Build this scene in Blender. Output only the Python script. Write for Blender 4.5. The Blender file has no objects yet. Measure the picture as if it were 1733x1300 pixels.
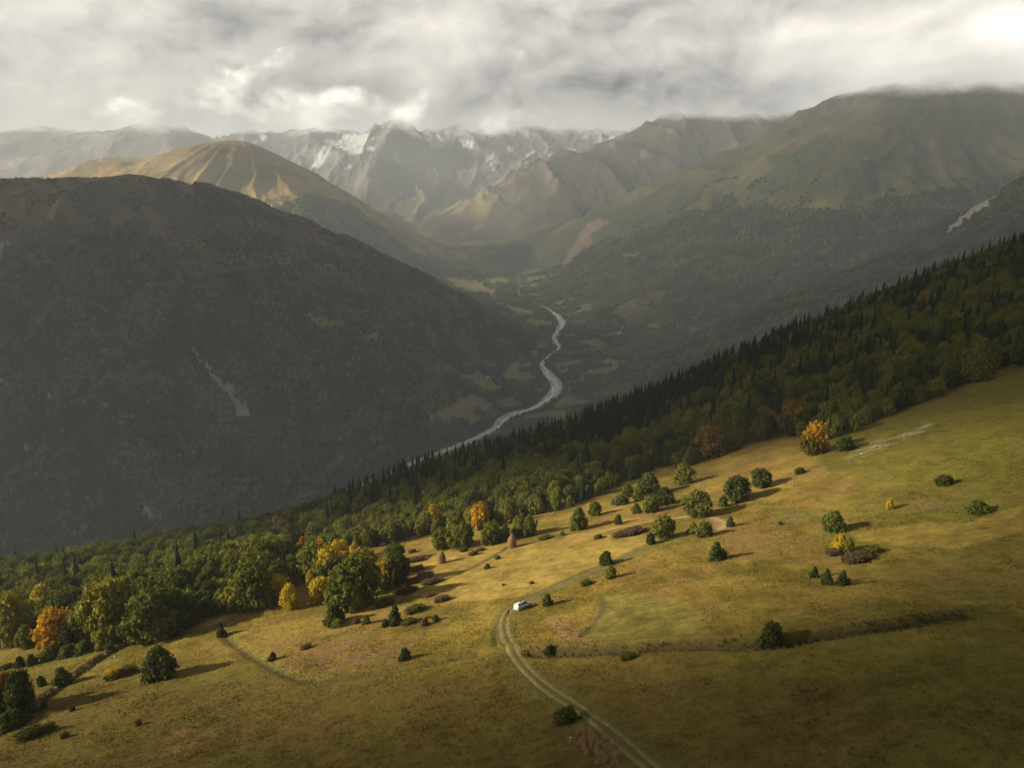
import bpy, bmesh, math, random
import numpy as np
from mathutils import Vector, Matrix

SC = bpy.context.scene
COL = SC.collection
R = math.radians
rng = np.random.default_rng(7)
random.seed(7)

# ------------------------------------------------------------------ camera
PITCH = R(15.2)
FPX = 1285.0                                   # focal length in pixels of the 1733 px wide picture
cam_d = bpy.data.cameras.new('camera')
cam_d.sensor_width = 36.0
cam_d.lens = 36.0 * FPX / 1733.0
cam_d.clip_start = 1.0
cam_d.clip_end = 60000.0
cam = bpy.data.objects.new('camera', cam_d)
COL.objects.link(cam)
cam.location = (0, 0, 0)                       # a drone; heights are measured from it
cam.rotation_euler = (R(90) - PITCH, 0, 0)
SC.camera = cam

# ------------------------------------------------------------------ view, sampling
SC.view_settings.view_transform = 'Standard'
SC.view_settings.look = 'None'
SC.view_settings.gamma = 1.0
SC.view_settings.exposure = 1.08
SC.view_settings.use_curve_mapping = False
SC.render.engine = 'CYCLES'
cy = SC.cycles
cy.max_bounces = 5
cy.diffuse_bounces = 2
cy.glossy_bounces = 2
cy.transmission_bounces = 2
cy.transparent_max_bounces = 24
cy.volume_bounces = 1
cy.use_denoising = True
cy.caustics_reflective = False
cy.caustics_refractive = False

# ------------------------------------------------------------------ sun
SUN_EL, SUN_B = R(20.0), R(-6.0)                # low, from the left, a touch ahead of the camera
L = np.array([-math.cos(SUN_EL) * math.cos(SUN_B), math.cos(SUN_EL) * math.sin(SUN_B), math.sin(SUN_EL)])
sun_d = bpy.data.lights.new('sun', 'SUN')
sun_d.energy = 5.0
sun_d.angle = R(0.5)
sun_d.color = (1.0, 0.90, 0.70)
sun = bpy.data.objects.new('sun', sun_d)
COL.objects.link(sun)
sun.location = (-300, 0, 200)
sun.rotation_euler = Vector(L).to_track_quat('Z', 'Y').to_euler()

# ------------------------------------------------------------------ projection helpers
CP, SP = math.cos(PITCH), math.sin(PITCH)
def ray(u, v):
    """direction (x, y, z) of a picture point, picture 1733 x 1300"""
    a = (np.asarray(u, float) - 866.5) / FPX
    b = (650.0 - np.asarray(v, float)) / FPX
    return a, CP + b * SP, -SP + b * CP
def at(u, v, Y):
    a, y, z = ray(u, v)
    t = Y / y
    return (float(a * t), float(Y), float(z * t))
def proj(x, y, z):
    f = y * CP - z * SP
    f = np.where(f < 1.0, 1.0, f)
    return 866.5 + FPX * x / f, 650.0 - FPX * (y * SP + z * CP) / f

# ------------------------------------------------------------------ world: an overcast sky with breaks, over a Nishita sky
W = bpy.data.worlds.new('World')
SC.world = W
W.use_nodes = True
wt = W.node_tree
wt.nodes.clear()
class NT:
    """small helper to write node trees"""
    def __init__(s, tree): s.t = tree
    def n(s, kind, **kw):
        nd = s.t.nodes.new(kind)
        for k, v in kw.items(): setattr(nd, k, v)
        return nd
    def put(s, sock, v):
        if isinstance(v, bpy.types.NodeSocket): s.t.links.new(v, sock)
        elif isinstance(v, (tuple, list)) and sock.type == 'RGBA' and len(v) == 3: sock.default_value = (*v, 1)
        else: sock.default_value = v
    def m(s, op, a, b=0.0, c=0.0, clamp=False):
        nd = s.n('ShaderNodeMath', operation=op, use_clamp=clamp)
        for i, v in enumerate((a, b, c)): s.put(nd.inputs[i], v)
        return nd.outputs[0]
    def vm(s, op, a, b=(0, 0, 0), sc=None):
        nd = s.n('ShaderNodeVectorMath', operation=op)
        s.put(nd.inputs[0], a); s.put(nd.inputs[1], b)
        if sc is not None: s.put(nd.inputs['Scale'], sc)
        return nd.outputs['Value'] if op in ('LENGTH', 'DOT_PRODUCT', 'DISTANCE') else nd.outputs[0]
    def noise(s, vec, scale, detail=6.0, rough=0.55, dist=0.0, lac=2.0):
        nd = s.n('ShaderNodeTexNoise')
        s.put(nd.inputs['Vector'], vec)
        for k, v in (('Scale', scale), ('Detail', detail), ('Roughness', rough), ('Distortion', dist), ('Lacunarity', lac)):
            s.put(nd.inputs[k], v)
        return nd.outputs[0]
    def ss(s, v, lo, hi, a=0.0, b=1.0):
        nd = s.n('ShaderNodeMapRange', interpolation_type='SMOOTHSTEP')
        for k, x in ((0, v), (1, lo), (2, hi), (3, a), (4, b)): s.put(nd.inputs[k], x)
        return nd.outputs[0]
    def mix(s, f, a, b, mode='MIX'):
        nd = s.n('ShaderNodeMix', data_type='RGBA', blend_type=mode)
        s.put(nd.inputs[0], f); s.put(nd.inputs[6], a); s.put(nd.inputs[7], b)
        return nd.outputs[2]
    def attr(s, name, kind='GEOMETRY'):
        return s.n('ShaderNodeAttribute', attribute_name=name, attribute_type=kind)

w = NT(wt)
out = w.n('ShaderNodeOutputWorld')
D = w.n('ShaderNodeTexCoord').outputs['Generated']
sep = w.n('ShaderNodeSeparateXYZ'); w.put(sep.inputs[0], D)
dx, dy, dz = sep.outputs
el = w.m('ARCSINE', dz)
az = w.m('ARCTAN2', dx, dy)
# stretched coordinates: cloud banks are wider than tall
flat = w.n('ShaderNodeCombineXYZ')
w.put(flat.inputs[0], dx); w.put(flat.inputs[1], dy); w.put(flat.inputs[2], w.m('MULTIPLY', dz, 1.55))
P = flat.outputs[0]
warp = w.n('ShaderNodeTexNoise'); w.put(warp.inputs['Vector'], P); warp.inputs['Scale'].default_value = 3.4; warp.inputs['Detail'].default_value = 2
wv = w.vm('SUBTRACT', warp.outputs['Color'], (.5, .5, .5))
Pw = w.vm('ADD', P, w.vm('SCALE', wv, sc=0.24))
n1 = w.noise(Pw, 3.6, 4, .5)
n2 = w.noise(w.vm('ADD', Pw, (3.1, 7.7, 1.3)), 8.0, 7, .56)
n2b = w.noise(w.vm('ADD', Pw, (3.08, 7.7, 1.325)), 8.0, 5, .56)
lum = w.m('MULTIPLY_ADD', n1, 0.36, -.18)
lum = w.m('MULTIPLY_ADD', n2, 0.26, w.m('SUBTRACT', lum, .13))
lum = w.m('MULTIPLY_ADD', w.m('SUBTRACT', n2, n2b), 0.68, lum)
lum = w.m('ADD', lum, 0.40)
def spot(u, v, ru, rv, amp, ragged=0.25):
    """a lighter or darker part of the cloud deck round a sky direction"""
    global lum
    a, y, z = ray(u, v)
    a0 = math.atan2(a, y); e0 = math.asin(z / math.sqrt(a * a + y * y + z * z))
    qx = w.m('MULTIPLY', w.m('SUBTRACT', az, a0), FPX / ru)
    qy = w.m('MULTIPLY', w.m('SUBTRACT', el, e0), FPX / rv)
    r2 = w.m('ADD', w.m('MULTIPLY', qx, qx), w.m('MULTIPLY', qy, qy))
    r2 = w.m('ADD', r2, w.m('MULTIPLY', w.m('SUBTRACT', n2, .5), ragged * 8))
    g = w.m('MULTIPLY', w.m('EXPONENT', w.m('MULTIPLY', r2, -1.0)), amp)
    lum = w.m('ADD', lum, g)
spot(1000, 140, 260, 44, -.17)       # the long dark belly over the valley head
spot(480, 50, 330, 28, -.07)
spot(1240, 172, 200, 26, -.16)
spot(760, 75, 100, 60, .16)
spot(1400, 95, 150, 50, .18)
spot(60, 70, 170, 110, .10)
spot(1712, 26, 46, 36, .26, .75); spot(1690, 45, 180, 75, .15, .35)     # break in the deck, almost white
# a row of sunlit puffs low over the far ranges
pv = w.vm('ADD', w.vm('MULTIPLY', D, (1, 1, 1.25)), w.vm('SCALE', wv, sc=0.06))
pf = w.noise(w.vm('ADD', pv, (9.2, 1.1, 4.4)), 15.0, 5, .52); pfb = w.noise(w.vm('ADD', pv, (9.190, 1.1, 4.418)), 15.0, 4, .52)
def skyband(u, v, ru, rv):
    a_, y_, z_ = ray(u, v); pa = math.atan2(a_, y_); pe = math.asin(z_ / math.sqrt(a_ * a_ + y_ * y_ + z_ * z_))
    bx = w.m('MULTIPLY', w.m('SUBTRACT', az, pa), FPX / ru); by = w.m('MULTIPLY', w.m('SUBTRACT', el, pe), FPX / rv)
    return w.m('EXPONENT', w.m('MULTIPLY', w.m('ADD', w.m('MULTIPLY', bx, bx), w.m('MULTIPLY', by, by)), -1.0))
band = w.m('MAXIMUM', skyband(410, 176, 300, 36), w.m('MULTIPLY', skyband(930, 208, 170, 20), .7))
puff = w.m('MULTIPLY', w.ss(w.m('MULTIPLY_ADD', band, .40, pf), .64, .86), .95)
pl = w.m('MULTIPLY_ADD', w.m('SUBTRACT', pf, pfb), 2.4, .60)
lum = w.m('ADD', w.m('MULTIPLY', lum, w.m('SUBTRACT', 1.0, puff)), w.m('MULTIPLY', pl, puff))
# pale mist where the deck meets the ranges
lum = w.m('ADD', w.m('MULTIPLY', w.m('SUBTRACT', lum, .38), w.ss(el, .045, .10, .45, 1.0)), .38)
# heavier, darker deck overhead, paler towards the horizon
lum = w.m('MULTIPLY', lum, w.ss(el, .23, .80, 1.0, .24))
lum = w.m('MULTIPLY', lum, w.ss(el, -.25, .0, .25, 1.0))
lum = w.m('MAXIMUM', lum, .05)
tone = w.mix(w.ss(lum, .15, .52), (1.0, .955, .90), (1.0, .93, .825))
ccol = w.vm('SCALE', tone, sc=lum)
bgc = w.n('ShaderNodeBackground'); w.put(bgc.inputs[0], ccol); bgc.inputs[1].default_value = 1.0
sky = w.n('ShaderNodeTexSky', sky_type='NISHITA')
sky.sun_disc = False
sky.sun_elevation = SUN_EL
sky.sun_rotation = math.atan2(L[0], L[1])
sky.altitude = 1900
bgs = w.n('ShaderNodeBackground'); w.put(bgs.inputs[0], sky.outputs[0]); bgs.inputs[1].default_value = 0.06
thin = w.ss(n1, .56, .72, .04, .22)
ms = w.n('ShaderNodeMixShader')
w.put(ms.inputs[0], thin)
wt.links.new(bgc.outputs[0], ms.inputs[1]); wt.links.new(bgs.outputs[0], ms.inputs[2])
wt.links.new(ms.outputs[0], out.inputs['Surface'])

# ------------------------------------------------------------------ noise
_p = np.random.default_rng(11).permutation(256)
_P = np.concatenate([_p, _p]).astype(np.int64)
_ga = np.random.default_rng(12).random(256) * 2 * np.pi
_GX, _GY = np.cos(_ga), np.sin(_ga)
def perlin(x, y, seed=0):
    x = np.asarray(x, float) + seed * 37.17; y = np.asarray(y, float) - seed * 19.73
    xi = np.floor(x); yi = np.floor(y)
    xf = x - xi; yf = y - yi
    xi = xi.astype(np.int64) & 255; yi = yi.astype(np.int64) & 255
    u = xf * xf * xf * (xf * (xf * 6 - 15) + 10); v = yf * yf * yf * (yf * (yf * 6 - 15) + 10)
    def g(ix, iy, fx, fy):
        h = _P[_P[ix] + iy]
        return _GX[h] * fx + _GY[h] * fy
    x1 = (xi + 1) & 255; y1 = (yi + 1) & 255
    a = g(xi, yi, xf, yf); b = g(x1, yi, xf - 1, yf)
    c = g(xi, y1, xf, yf - 1); d = g(x1, y1, xf - 1, yf - 1)
    return ((a + u * (b - a)) * (1 - v) + (c + u * (d - c)) * v) * 1.5
def fbm(x, y, wl, octv=4, gain=.5, seed=0):
    s = 0; amp = 1.0; f = 1.0 / wl; tot = 0
    for o in range(octv):
        s = s + amp * perlin(x * f, y * f, seed + o * 3); tot += amp
        amp *= gain; f *= 2.03
    return s / tot
def ridged(x, y, wl, octv=5, gain=.5, seed=0):
    s = 0; amp = 1.0; f = 1.0 / wl; tot = 0; prev = 1.0
    for o in range(octv):
        r = 1 - np.abs(perlin(x * f, y * f, seed + o * 5)) * 1.5
        r = np.clip(r, 0, 1) ** 2
        s = s + amp * r * prev; tot += amp
        prev = np.clip(r * 1.4, 0, 1); amp *= gain; f *= 2.1
    return s / tot
def sstep(x, a, b):
    t = np.clip((x - a) / (b - a), 0, 1)
    return t * t * (3 - 2 * t)
def lerp(a, b, t):
    t = np.asarray(t)[..., None]
    return np.asarray(a) * (1 - t) + np.asarray(b) * t
def inpoly(u, v, poly):
    ins = np.zeros(np.shape(u), bool)
    n = len(poly)
    for i in range(n):
        x0, y0 = poly[i]; x1, y1 = poly[(i + 1) % n]
        if y0 == y1: continue
        c = (y0 > v) != (y1 > v)
        ins ^= c & (u < (x1 - x0) * (v - y0) / (y1 - y0) + x0)
    return ins
def linedist(x, y, pts, along=False):
    """distance to a polyline, and the signed side offset"""
    best = np.full(np.shape(x), 1e9); side = np.zeros(np.shape(x)); s0 = np.zeros(np.shape(x)); acc = 0
    for (x0, y0), (x1, y1) in zip(pts[:-1], pts[1:]):
        ddx, ddy = x1 - x0, y1 - y0
        ln = math.hypot(ddx, ddy) + 1e-9
        t = np.clip(((x - x0) * ddx + (y - y0) * ddy) / ln ** 2, 0, 1)
        px, py = x - (x0 + t * ddx), y - (y0 + t * ddy)
        d = np.hypot(px, py)
        k = d < best
        best = np.where(k, d, best)
        side = np.where(k, (ddx * py - ddy * px) / ln, side)
        s0 = np.where(k, acc + t * ln, s0)
        acc += ln
    return best, side, s0
def polydist(x, y, poly):
    d, _, _ = linedist(x, y, list(poly) + [poly[0]])
    return np.where(inpoly(x, y, poly), -d, d)
def smooth_line(pts, n=6):
    """Catmull-Rom through points"""
    p = np.array(pts, float); q = np.vstack([2 * p[0] - p[1], p, 2 * p[-1] - p[-2]])
    o = []
    for i in range(1, len(q) - 2):
        for k in range(n):
            t = k / n
            o.append(.5 * ((2 * q[i]) + (-q[i - 1] + q[i + 1]) * t + (2 * q[i - 1] - 5 * q[i] + 4 * q[i + 1] - q[i + 2]) * t * t
                           + (-q[i - 1] + 3 * q[i] - 3 * q[i + 1] + q[i + 2]) * t ** 3))
    o.append(p[-1])
    return np.array(o)

class TPS:
    """a smooth height surface through scattered points"""
    def __init__(s, pts, lam=1e-4):
        p = np.array(pts, float)
        s.sc = 1000.0
        s.c = p[:, :2] / s.sc; s.z = p[:, 2]
        n = len(p)
        K = s.k(s.c, s.c) + lam * np.eye(n)
        Q = np.hstack([np.ones((n, 1)), s.c])
        A = np.zeros((n + 3, n + 3)); A[:n, :n] = K; A[:n, n:] = Q; A[n:, :n] = Q.T
        sol = np.linalg.solve(A, np.concatenate([s.z, np.zeros(3)]))
        s.w, s.a = sol[:n], sol[n:]
    @staticmethod
    def k(a, b):
        d2 = ((a[:, None, :] - b[None, :, :]) ** 2).sum(-1)
        return .5 * d2 * np.log(d2 + 1e-12)
    def __call__(s, x, y):
        x = np.asarray(x, float); sh = x.shape
        q = np.stack([x.ravel(), np.asarray(y, float).ravel()], -1) / s.sc
        o = np.empty(len(q))
        for i in range(0, len(q), 20000):
            b = q[i:i + 20000]
            o[i:i + 20000] = s.k(b, s.c) @ s.w + s.a[0] + b @ s.a[1:]
        return o.reshape(sh)

# ------------------------------------------------------------------ mesh helpers
def grid_mesh(name, X, Y, Z, col=None, mask=None):
    nr, nc = X.shape
    me = bpy.data.meshes.new(name)
    idx = np.arange(nr * nc).reshape(nr, nc)
    q = np.stack([idx[:-1, :-1], idx[:-1, 1:], idx[1:, 1:], idx[1:, :-1]], -1).reshape(-1, 4)
    if mask is not None:
        mk = (mask[:-1, :-1] | mask[:-1, 1:] | mask[1:, 1:] | mask[1:, :-1]).ravel()
        q = q[mk]
    used = np.unique(q)
    remap = np.full(nr * nc, -1); remap[used] = np.arange(len(used))
    co = np.stack([X.ravel(), Y.ravel(), Z.ravel()], -1)[used].astype(np.float32)
    q = remap[q].astype(np.int32)
    me.vertices.add(len(co)); me.vertices.foreach_set('co', co.ravel())
    me.loops.add(q.size); me.loops.foreach_set('vertex_index', q.ravel())
    me.polygons.add(len(q)); me.polygons.foreach_set('loop_start', np.arange(0, q.size, 4, dtype=np.int32))
    me.polygons.foreach_set('use_smooth', np.ones(len(q), bool))
    if col is not None:
        c = np.ones((len(co), 4), np.float32); c[:, :3] = np.clip(col.reshape(-1, 3)[used], 0.002, 1)
        a = me.attributes.new('Col', 'FLOAT_COLOR', 'POINT'); a.data.foreach_set('color', c.ravel())
    me.update(); me.validate()
    return me
def obj(name, me, mat=None, parent=None, loc=None):
    o = bpy.data.objects.new(name, me)
    COL.objects.link(o)
    if mat is not None and me is not None and not me.materials: me.materials.append(mat)
    if parent is not None: o.parent = parent
    if loc is not None: o.location = loc
    return o
def struct(o): o['kind'] = 'structure'; return o
def tag(o, label, cat, group=None):
    o['label'] = label; o['category'] = cat
    if group: o['group'] = group
    return o

# ------------------------------------------------------------------ materials
CLOUD_Z = 860.0
def terrain_mat(name, nscale, bump, fade=0, amt=.35, bdist=1.0, scale2=None, zr=(0, 1)):
    m = bpy.data.materials.new(name); m.use_nodes = True
    t = NT(m.node_tree); m.node_tree.nodes.clear()
    out = t.n('ShaderNodeOutputMaterial')
    b = t.n('ShaderNodeBsdfPrincipled')
    b.inputs['Roughness'].default_value = 1.0
    b.inputs['Specular IOR Level'].default_value = 0.05
    pos = t.n('ShaderNodeNewGeometry').outputs['Position']
    c = t.attr('Col').outputs['Color']
    n1 = t.noise(pos, nscale, 6, .65)
    n2 = t.noise(pos, scale2 or nscale * .17, 4, .6)
    f = t.m('ADD', 1.0 - amt, t.m('ADD', t.m('MULTIPLY', n1, amt * 1.3), t.m('MULTIPLY', n2, amt * .7)))
    t.put(b.inputs['Base Color'], t.vm('SCALE', c, sc=f))
    if bump:
        bn = t.n('ShaderNodeBump'); bn.inputs['Strength'].default_value = bump; bn.inputs['Distance'].default_value = bdist
        t.put(bn.inputs['Height'], n1); t.put(b.inputs['Normal'], bn.outputs[0])
    if fade:       # the summits are lost in the cloud base
        z = t.n('ShaderNodeSeparateXYZ'); t.put(z.inputs[0], pos)
        wob = t.m('MULTIPLY', t.m('SUBTRACT', t.noise(pos, .0016, 6, .6), .5), fade)
        t.put(b.inputs['Alpha'], t.ss(t.m('ADD', z.outputs[2], wob), zr[0], zr[1], 1.0, 0.0))
    m.node_tree.links.new(b.outputs[0], out.inputs['Surface'])
    return m

M_meadow = terrain_mat('meadow_ground', 1.6, .55, amt=.5, bdist=.35, scale2=.12)
M_slope = terrain_mat('wooded_slope', .06, .5, amt=.55, bdist=6.0)
M_mount = terrain_mat('mountain_slope', .030, .9, fade=260.0, amt=.7, bdist=18.0, scale2=.008, zr=(525, 650))
M_rock = terrain_mat('far_rock', .016, .8, fade=520.0, amt=.5, bdist=40.0, zr=(525, 705))

# ------------------------------------------------------------------ heights: valley floor
FY = np.array([0, 1500, 2060, 2480, 2750, 3250, 3950, 4450, 5000, 6000, 7500, 8500, 9500, 16000.])
FZ = np.array([-880, -832, -808, -789, -775, -752, -734, -720, -706, -668, -605, -500, -340, -200.])
def floor_z(Y): return np.interp(Y, FY, FZ)
def on_floor(u, v):
    Y = 3000.0
    a, y, z = (float(q) for q in ray(u, v))
    for _ in range(60):
        zz = floor_z(Y)
        Y = .5 * Y + .5 * (zz / z * y)
    return (a * Y / y, Y)
RIV = [(400, 905), (540, 852), (600, 828), (650, 806), (690, 789), (740, 768), (800, 745), (835, 726), (860, 704), (905, 690), (935, 668), (942, 650), (927, 631),
       (917, 616), (930, 601), (946, 588), (938, 574), (944, 560), (951, 546), (938, 530), (915, 516), (893, 507), (880, 500), (877, 489)]
RIVW = smooth_line([on_floor(*p) for p in RIV] + [(30, 5400), (-60, 6000), at(755, 430, 6900)[:2], at(742, 412, 7500)[:2], at(770, 385, 8300)[:2], at(800, 352, 9500)[:2]], 6)
def HD(x, y):
    d, side, s = linedist(x, y, [tuple(p) for p in RIVW])
    zf = floor_z(y)
    e = np.clip(d - 30, 0, 700)
    rx = np.interp(y, RIVW[:, 1], RIVW[:, 0])
    lm = sstep(2300 - y, 0, 250) * sstep(rx - x, 35, 130)
    zf = zf - 110 * lm; e = e * (1 - lm)
    return zf + .05 * e + .00022 * e ** 2 * .5 + sstep(d, 40, 200) * (8 * fbm(x, y, 220, 3, seed=3) + 3) - 2.2 * (1 - sstep(d, 14, 30))

# ------------------------------------------------------------------ heights: near hillside
def plane(x, y): return -53.5 - .28 * y + .2 * x
_a = []
for x, y in ((-150, 60), (-60, 60), (40, 60), (130, 60), (0, 0), (-150, 0), (120, 0), (-200, 130), (-100, 130), (0, 110), (70, 110), (-250, 210), (-150, 200), (-50, 190), (40, 190),
             (0, 260), (-100, 280), (60, 280)):
    _a.append((x, y, plane(x, y) + (0.0006 * max(0, x) ** 2 * .5)))
def att(u, v, t):
    a, y, z = (float(q) for q in ray(u, v)); return (a * t, y * t, z * t)
_a += [att(1733, 620, 330), att(1400, 750, 300), att(1733, 866, 180), att(1150, 790, 355), att(1560, 690, 312), att(1733, 1000, 140), att(1500, 862, 205)]
CREST = [(-200, 990, 450), (0, 985, 440), (200, 950, 445), (400, 918, 460), (600, 860, 480), (700, 820, 505), (850, 778, 530), (1000, 730, 560), (1150, 668, 595), (1300, 598, 620), (1450, 536, 640), (1600, 476, 665), (1733, 432, 690), (1900, 380, 720)]
for (u, v, t) in CREST:
    p = att(u, v, t); _a.append(p)
    h = math.hypot(p[0], p[1]); 
    for d, dz in ((60, 26), (150, 110), (320, 260)):
        vs = -p[2] / h                        # tangent of the line of sight
        _a.append((p[0] * (1 + d / h), p[1] * (1 + d / h), p[2] - (vs * .9 + .08) * min(d, 60) - max(0, d - 60) * max(.62, vs + .2)))
for u, v, t in ((200, 1010, 330), (500, 950, 345), (900, 820, 400), (1250, 690, 430), (1500, 590, 450), (1733, 520, 470)):
    _a.append(att(u, v, t))
TA = TPS(_a, 2e-4)
def HA0(x, y): return TA(x, y)

def hit(u, v, H=None, t0=60, t1=900, dt=.5):
    """first point where a line of sight meets a height surface"""
    H = H or HA0
    u = np.atleast_1d(np.asarray(u, float)); v = np.atleast_1d(np.asarray(v, float))
    a, y, z = ray(u, v)
    t = np.arange(t0, t1, dt)
    X, Yy, Z = a[:, None] * t, y[:, None] * t, z[:, None] * t
    below = Z < H(X, Yy)
    k = np.where(below.any(1), below.argmax(1), len(t) - 1)
    tt = t[k]
    return np.stack([a * tt, y * tt, z * tt], -1)

TRACK_PX = [(1125, 1320), (1098, 1298), (1040, 1247), (985, 1207), (925, 1167), (882, 1127), (858, 1088), (851, 1056), (860, 1034), (880, 1022),
            (905, 1010), (940, 995), (985, 975), (1030, 957), (1080, 935), (1130, 914), (1175, 903)]
TRACK2_PX = [(960, 908), (1000, 902), (1050, 893), (1100, 884), (1150, 877), (1190, 874), (1212, 879), (1224, 887), (1214, 896), (1175, 903)]
def px_line(px, n=5):
    return [tuple(p[:2]) for p in smooth_line(hit(*zip(*px))[:, :2], n)]
TRACK = px_line(TRACK_PX); TRACK2 = px_line(TRACK2_PX)
DITCH = px_line([(900, 1106), (960, 1106), (1050, 1103), (1130, 1098), (1215, 1096), (1300, 1096), (1380, 1082), (1480, 1066), (1570, 1052), (1640, 1044)])
DITCH2 = px_line([(0, 1245), (50, 1205), (110, 1160), (150, 1130), (190, 1105), (235, 1085), (300, 1078), (360, 1060)])
BANK = px_line([(380, 1076), (400, 1092), (430, 1110), (462, 1130), (500, 1147), (540, 1150), (600, 1142), (680, 1133), (760, 1118), (805, 1108)])
FENCE = px_line([(730, 990), (780, 970), (830, 945), (860, 928)])
FIELDEDGE = px_line([(1018, 1008), (1020, 1030), (1000, 1062), (985, 1078)])
GULLY = px_line([(843, 1060), (842, 1075), (844, 1092)])
PATH = px_line([(310, 1265), (350, 1232), (385, 1200), (430, 1175)])
def feat(x, y):
    z = .55 * fbm(x, y, 38, 3, seed=21) + .20 * fbm(x, y, 7, 3, seed=22)
    d, sd, _ = linedist(x, y, TRACK)
    fl = sstep(d, .6, 3.2)
    z = z * (.25 + .75 * fl)
    z = z - .22 * np.exp(-((np.abs(sd) - .78) / .3) ** 2) * (d < 2.5)
    d, sd, _ = linedist(x, y, TRACK2); z = z - .15 * np.exp(-(d / .9) ** 2)
    d, sd, _ = linedist(x, y, DITCH); z = z - 1.3 * np.exp(-(d / 1.2) ** 2) + .9 * np.exp(-((sd - 2.6) / 1.8) ** 2) * (d < 9)
    d, sd, _ = linedist(x, y, DITCH2); z = z - .9 * np.exp(-(d / 1.2) ** 2) + .7 * np.exp(-((sd - 2.6) / 1.5) ** 2) * (d < 9)
    d, sd, _ = linedist(x, y, BANK); z = z - .7 * np.exp(-(d / 1.4) ** 2) * fl
    d, sd, _ = linedist(x, y, GULLY); z = z - 1.0 * np.exp(-(d / .8) ** 2) * fl
    d, sd, _ = linedist(x, y, FENCE); z = z - .5 * np.exp(-(d / .8) ** 2)
    return z
def HA(x, y): return HA0(x, y) + feat(x, y)

# ------------------------------------------------------------------ heights: the ridges and mountains
def pts(lst): return [at(*q) for q in lst]
B_pts = pts([(-300, 330, 2950), (0, 308, 3000), (100, 311, 3050), (200, 307, 3100), (300, 316, 3200), (400, 337, 3300), (500, 376, 3350), (600, 416, 3400), (700, 462, 3440), (800, 516, 3470), (870, 553, 3490), (915, 588, 3480),
    (200, 405, 2760), (330, 440, 2700), (420, 480, 2680), (520, 536, 2660), (640, 582, 2640), (740, 632, 2600), (820, 688, 2540),
    (380, 400, 3060), (480, 430, 3060), (600, 490, 3060), (700, 545, 3060), (800, 603, 3050), (860, 640, 2960),
    (0, 400, 2720), (0, 500, 2480), (0, 700, 2120), (0, 900, 1800), (200, 600, 2330), (200, 800, 1980), (200, 930, 1770), (-300, 700, 2050), (-300, 900, 1780),
    (400, 650, 2330), (400, 800, 2060), (400, 880, 1900), (560, 700, 2310), (560, 840, 1980), (650, 760, 2190), (670, 800, 2050), (760, 710, 2400)])
B_pts += [(-2300, 3700, -250), (-1500, 3900, -330), (-800, 4000, -560), (-200, 4000, -850), (-1200, 4400, -560), (-2500, 4400, -500), (100, 3600, -830)]
TB = TPS(B_pts, 3e-4)
def HB(x, y):
    z = TB(x, y)
    wx = x + 60 * fbm(x, y, 500, 2, seed=31); 
    g = ridged(wx, y * .35 + x * .25, 330, 3, seed=32)
    rd = linedist(x, y, [tuple(p) for p in RIVW[::3]])[0]
    return z + (g - .45) * 170 * sstep(y, 3200, 2600) + 22 * fbm(x, y, 170, 4, seed=33) - 160 * sstep(rd, 130, 25)
C_pts = pts([(-200, 300, 6000), (30, 305, 6000), (100, 297, 6000), (150, 274, 6050), (240, 272, 5980), (330, 247, 6100), (400, 238, 6200), (440, 247, 6200), (480, 270, 6150), (540, 302, 6100), (600, 347, 6050), (660, 392, 6000), (720, 432, 5950), (775, 466, 5850),
    (235, 302, 5550), (290, 280, 5620), (345, 268, 5660), (400, 288, 5620), (420, 330, 5420), (330, 320, 5350), (460, 310, 5600), (520, 350, 5350), (470, 350, 5230), (560, 400, 5150), (640, 440, 5200), (700, 460, 5350), (760, 480, 5400),
    (250, 350, 5100), (100, 340, 5300), (400, 380, 5050), (520, 440, 4850), (620, 480, 4900)])
C_pts += [(-3000, 7200, -300), (-1500, 7200, -350), (-600, 7000, -600), (-5000, 6600, -300), (-5000, 5200, -350), (-100, 6300, -720)]
TC = TPS(C_pts, 2e-4)
def HC(x, y):
    sx, sy_, _ = at(410, 240, 6250); an = np.arctan2(x - sx, sy_ - y); rr_ = np.hypot(x - sx, y - sy_)
    return TC(x, y) + (ridged(an * 1300 + 260 * fbm(x, y, 600, 3, seed=44), rr_ * .2, 300, 3, seed=41) - .4) * 48 * sstep(rr_, 120, 700) + 12 * fbm(x, y, 180, 4, seed=42)
E_pts = pts([(1540, 122, 5600), (1480, 148, 5620), (1430, 180, 5560), (1390, 208, 5520), (1330, 248, 5450), (1250, 306, 5350), (1150, 372, 5250), (1050, 430, 5150), (960, 478, 4950), (900, 498, 4900), (1640, 112, 5600), (1733, 115, 5600), (1900, 110, 5600), (2100, 100, 5400),
    (1500, 230, 5000), (1480, 330, 4450), (1430, 345, 4420), (1450, 400, 4180), (1330, 400, 4400), (1300, 440, 4200), (1200, 460, 4300), (1100, 500, 4250), (1000, 545, 4080), (965, 560, 3960),
    (1600, 240, 5050), (1560, 320, 4480), (1620, 300, 4700), (1680, 330, 4450), (1733, 300, 4700), (1733, 220, 5100),
    (1300, 500, 3800), (1200, 560, 3450), (1100, 600, 3250), (1000, 640, 2930), (960, 668, 2720), (1050, 520, 3950), (1450, 460, 3800), (1600, 400, 3900), (1733, 350, 4150), (1900, 250, 4600), (1900, 350, 4000), (1000, 690, 2560), (1100, 690, 2500), (1300, 620, 2800), (1500, 560, 3000)])
E_pts += [(2800, 7000, 250), (1500, 6600, 100), (600, 6000, -350), (4500, 6800, 300), (100, 5500, -760), (3600, 3000, -150), (600, 2000, -810), (1500, 2200, -700), (2600, 2400, -500)]
TE = TPS(E_pts, 2e-4)
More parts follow.
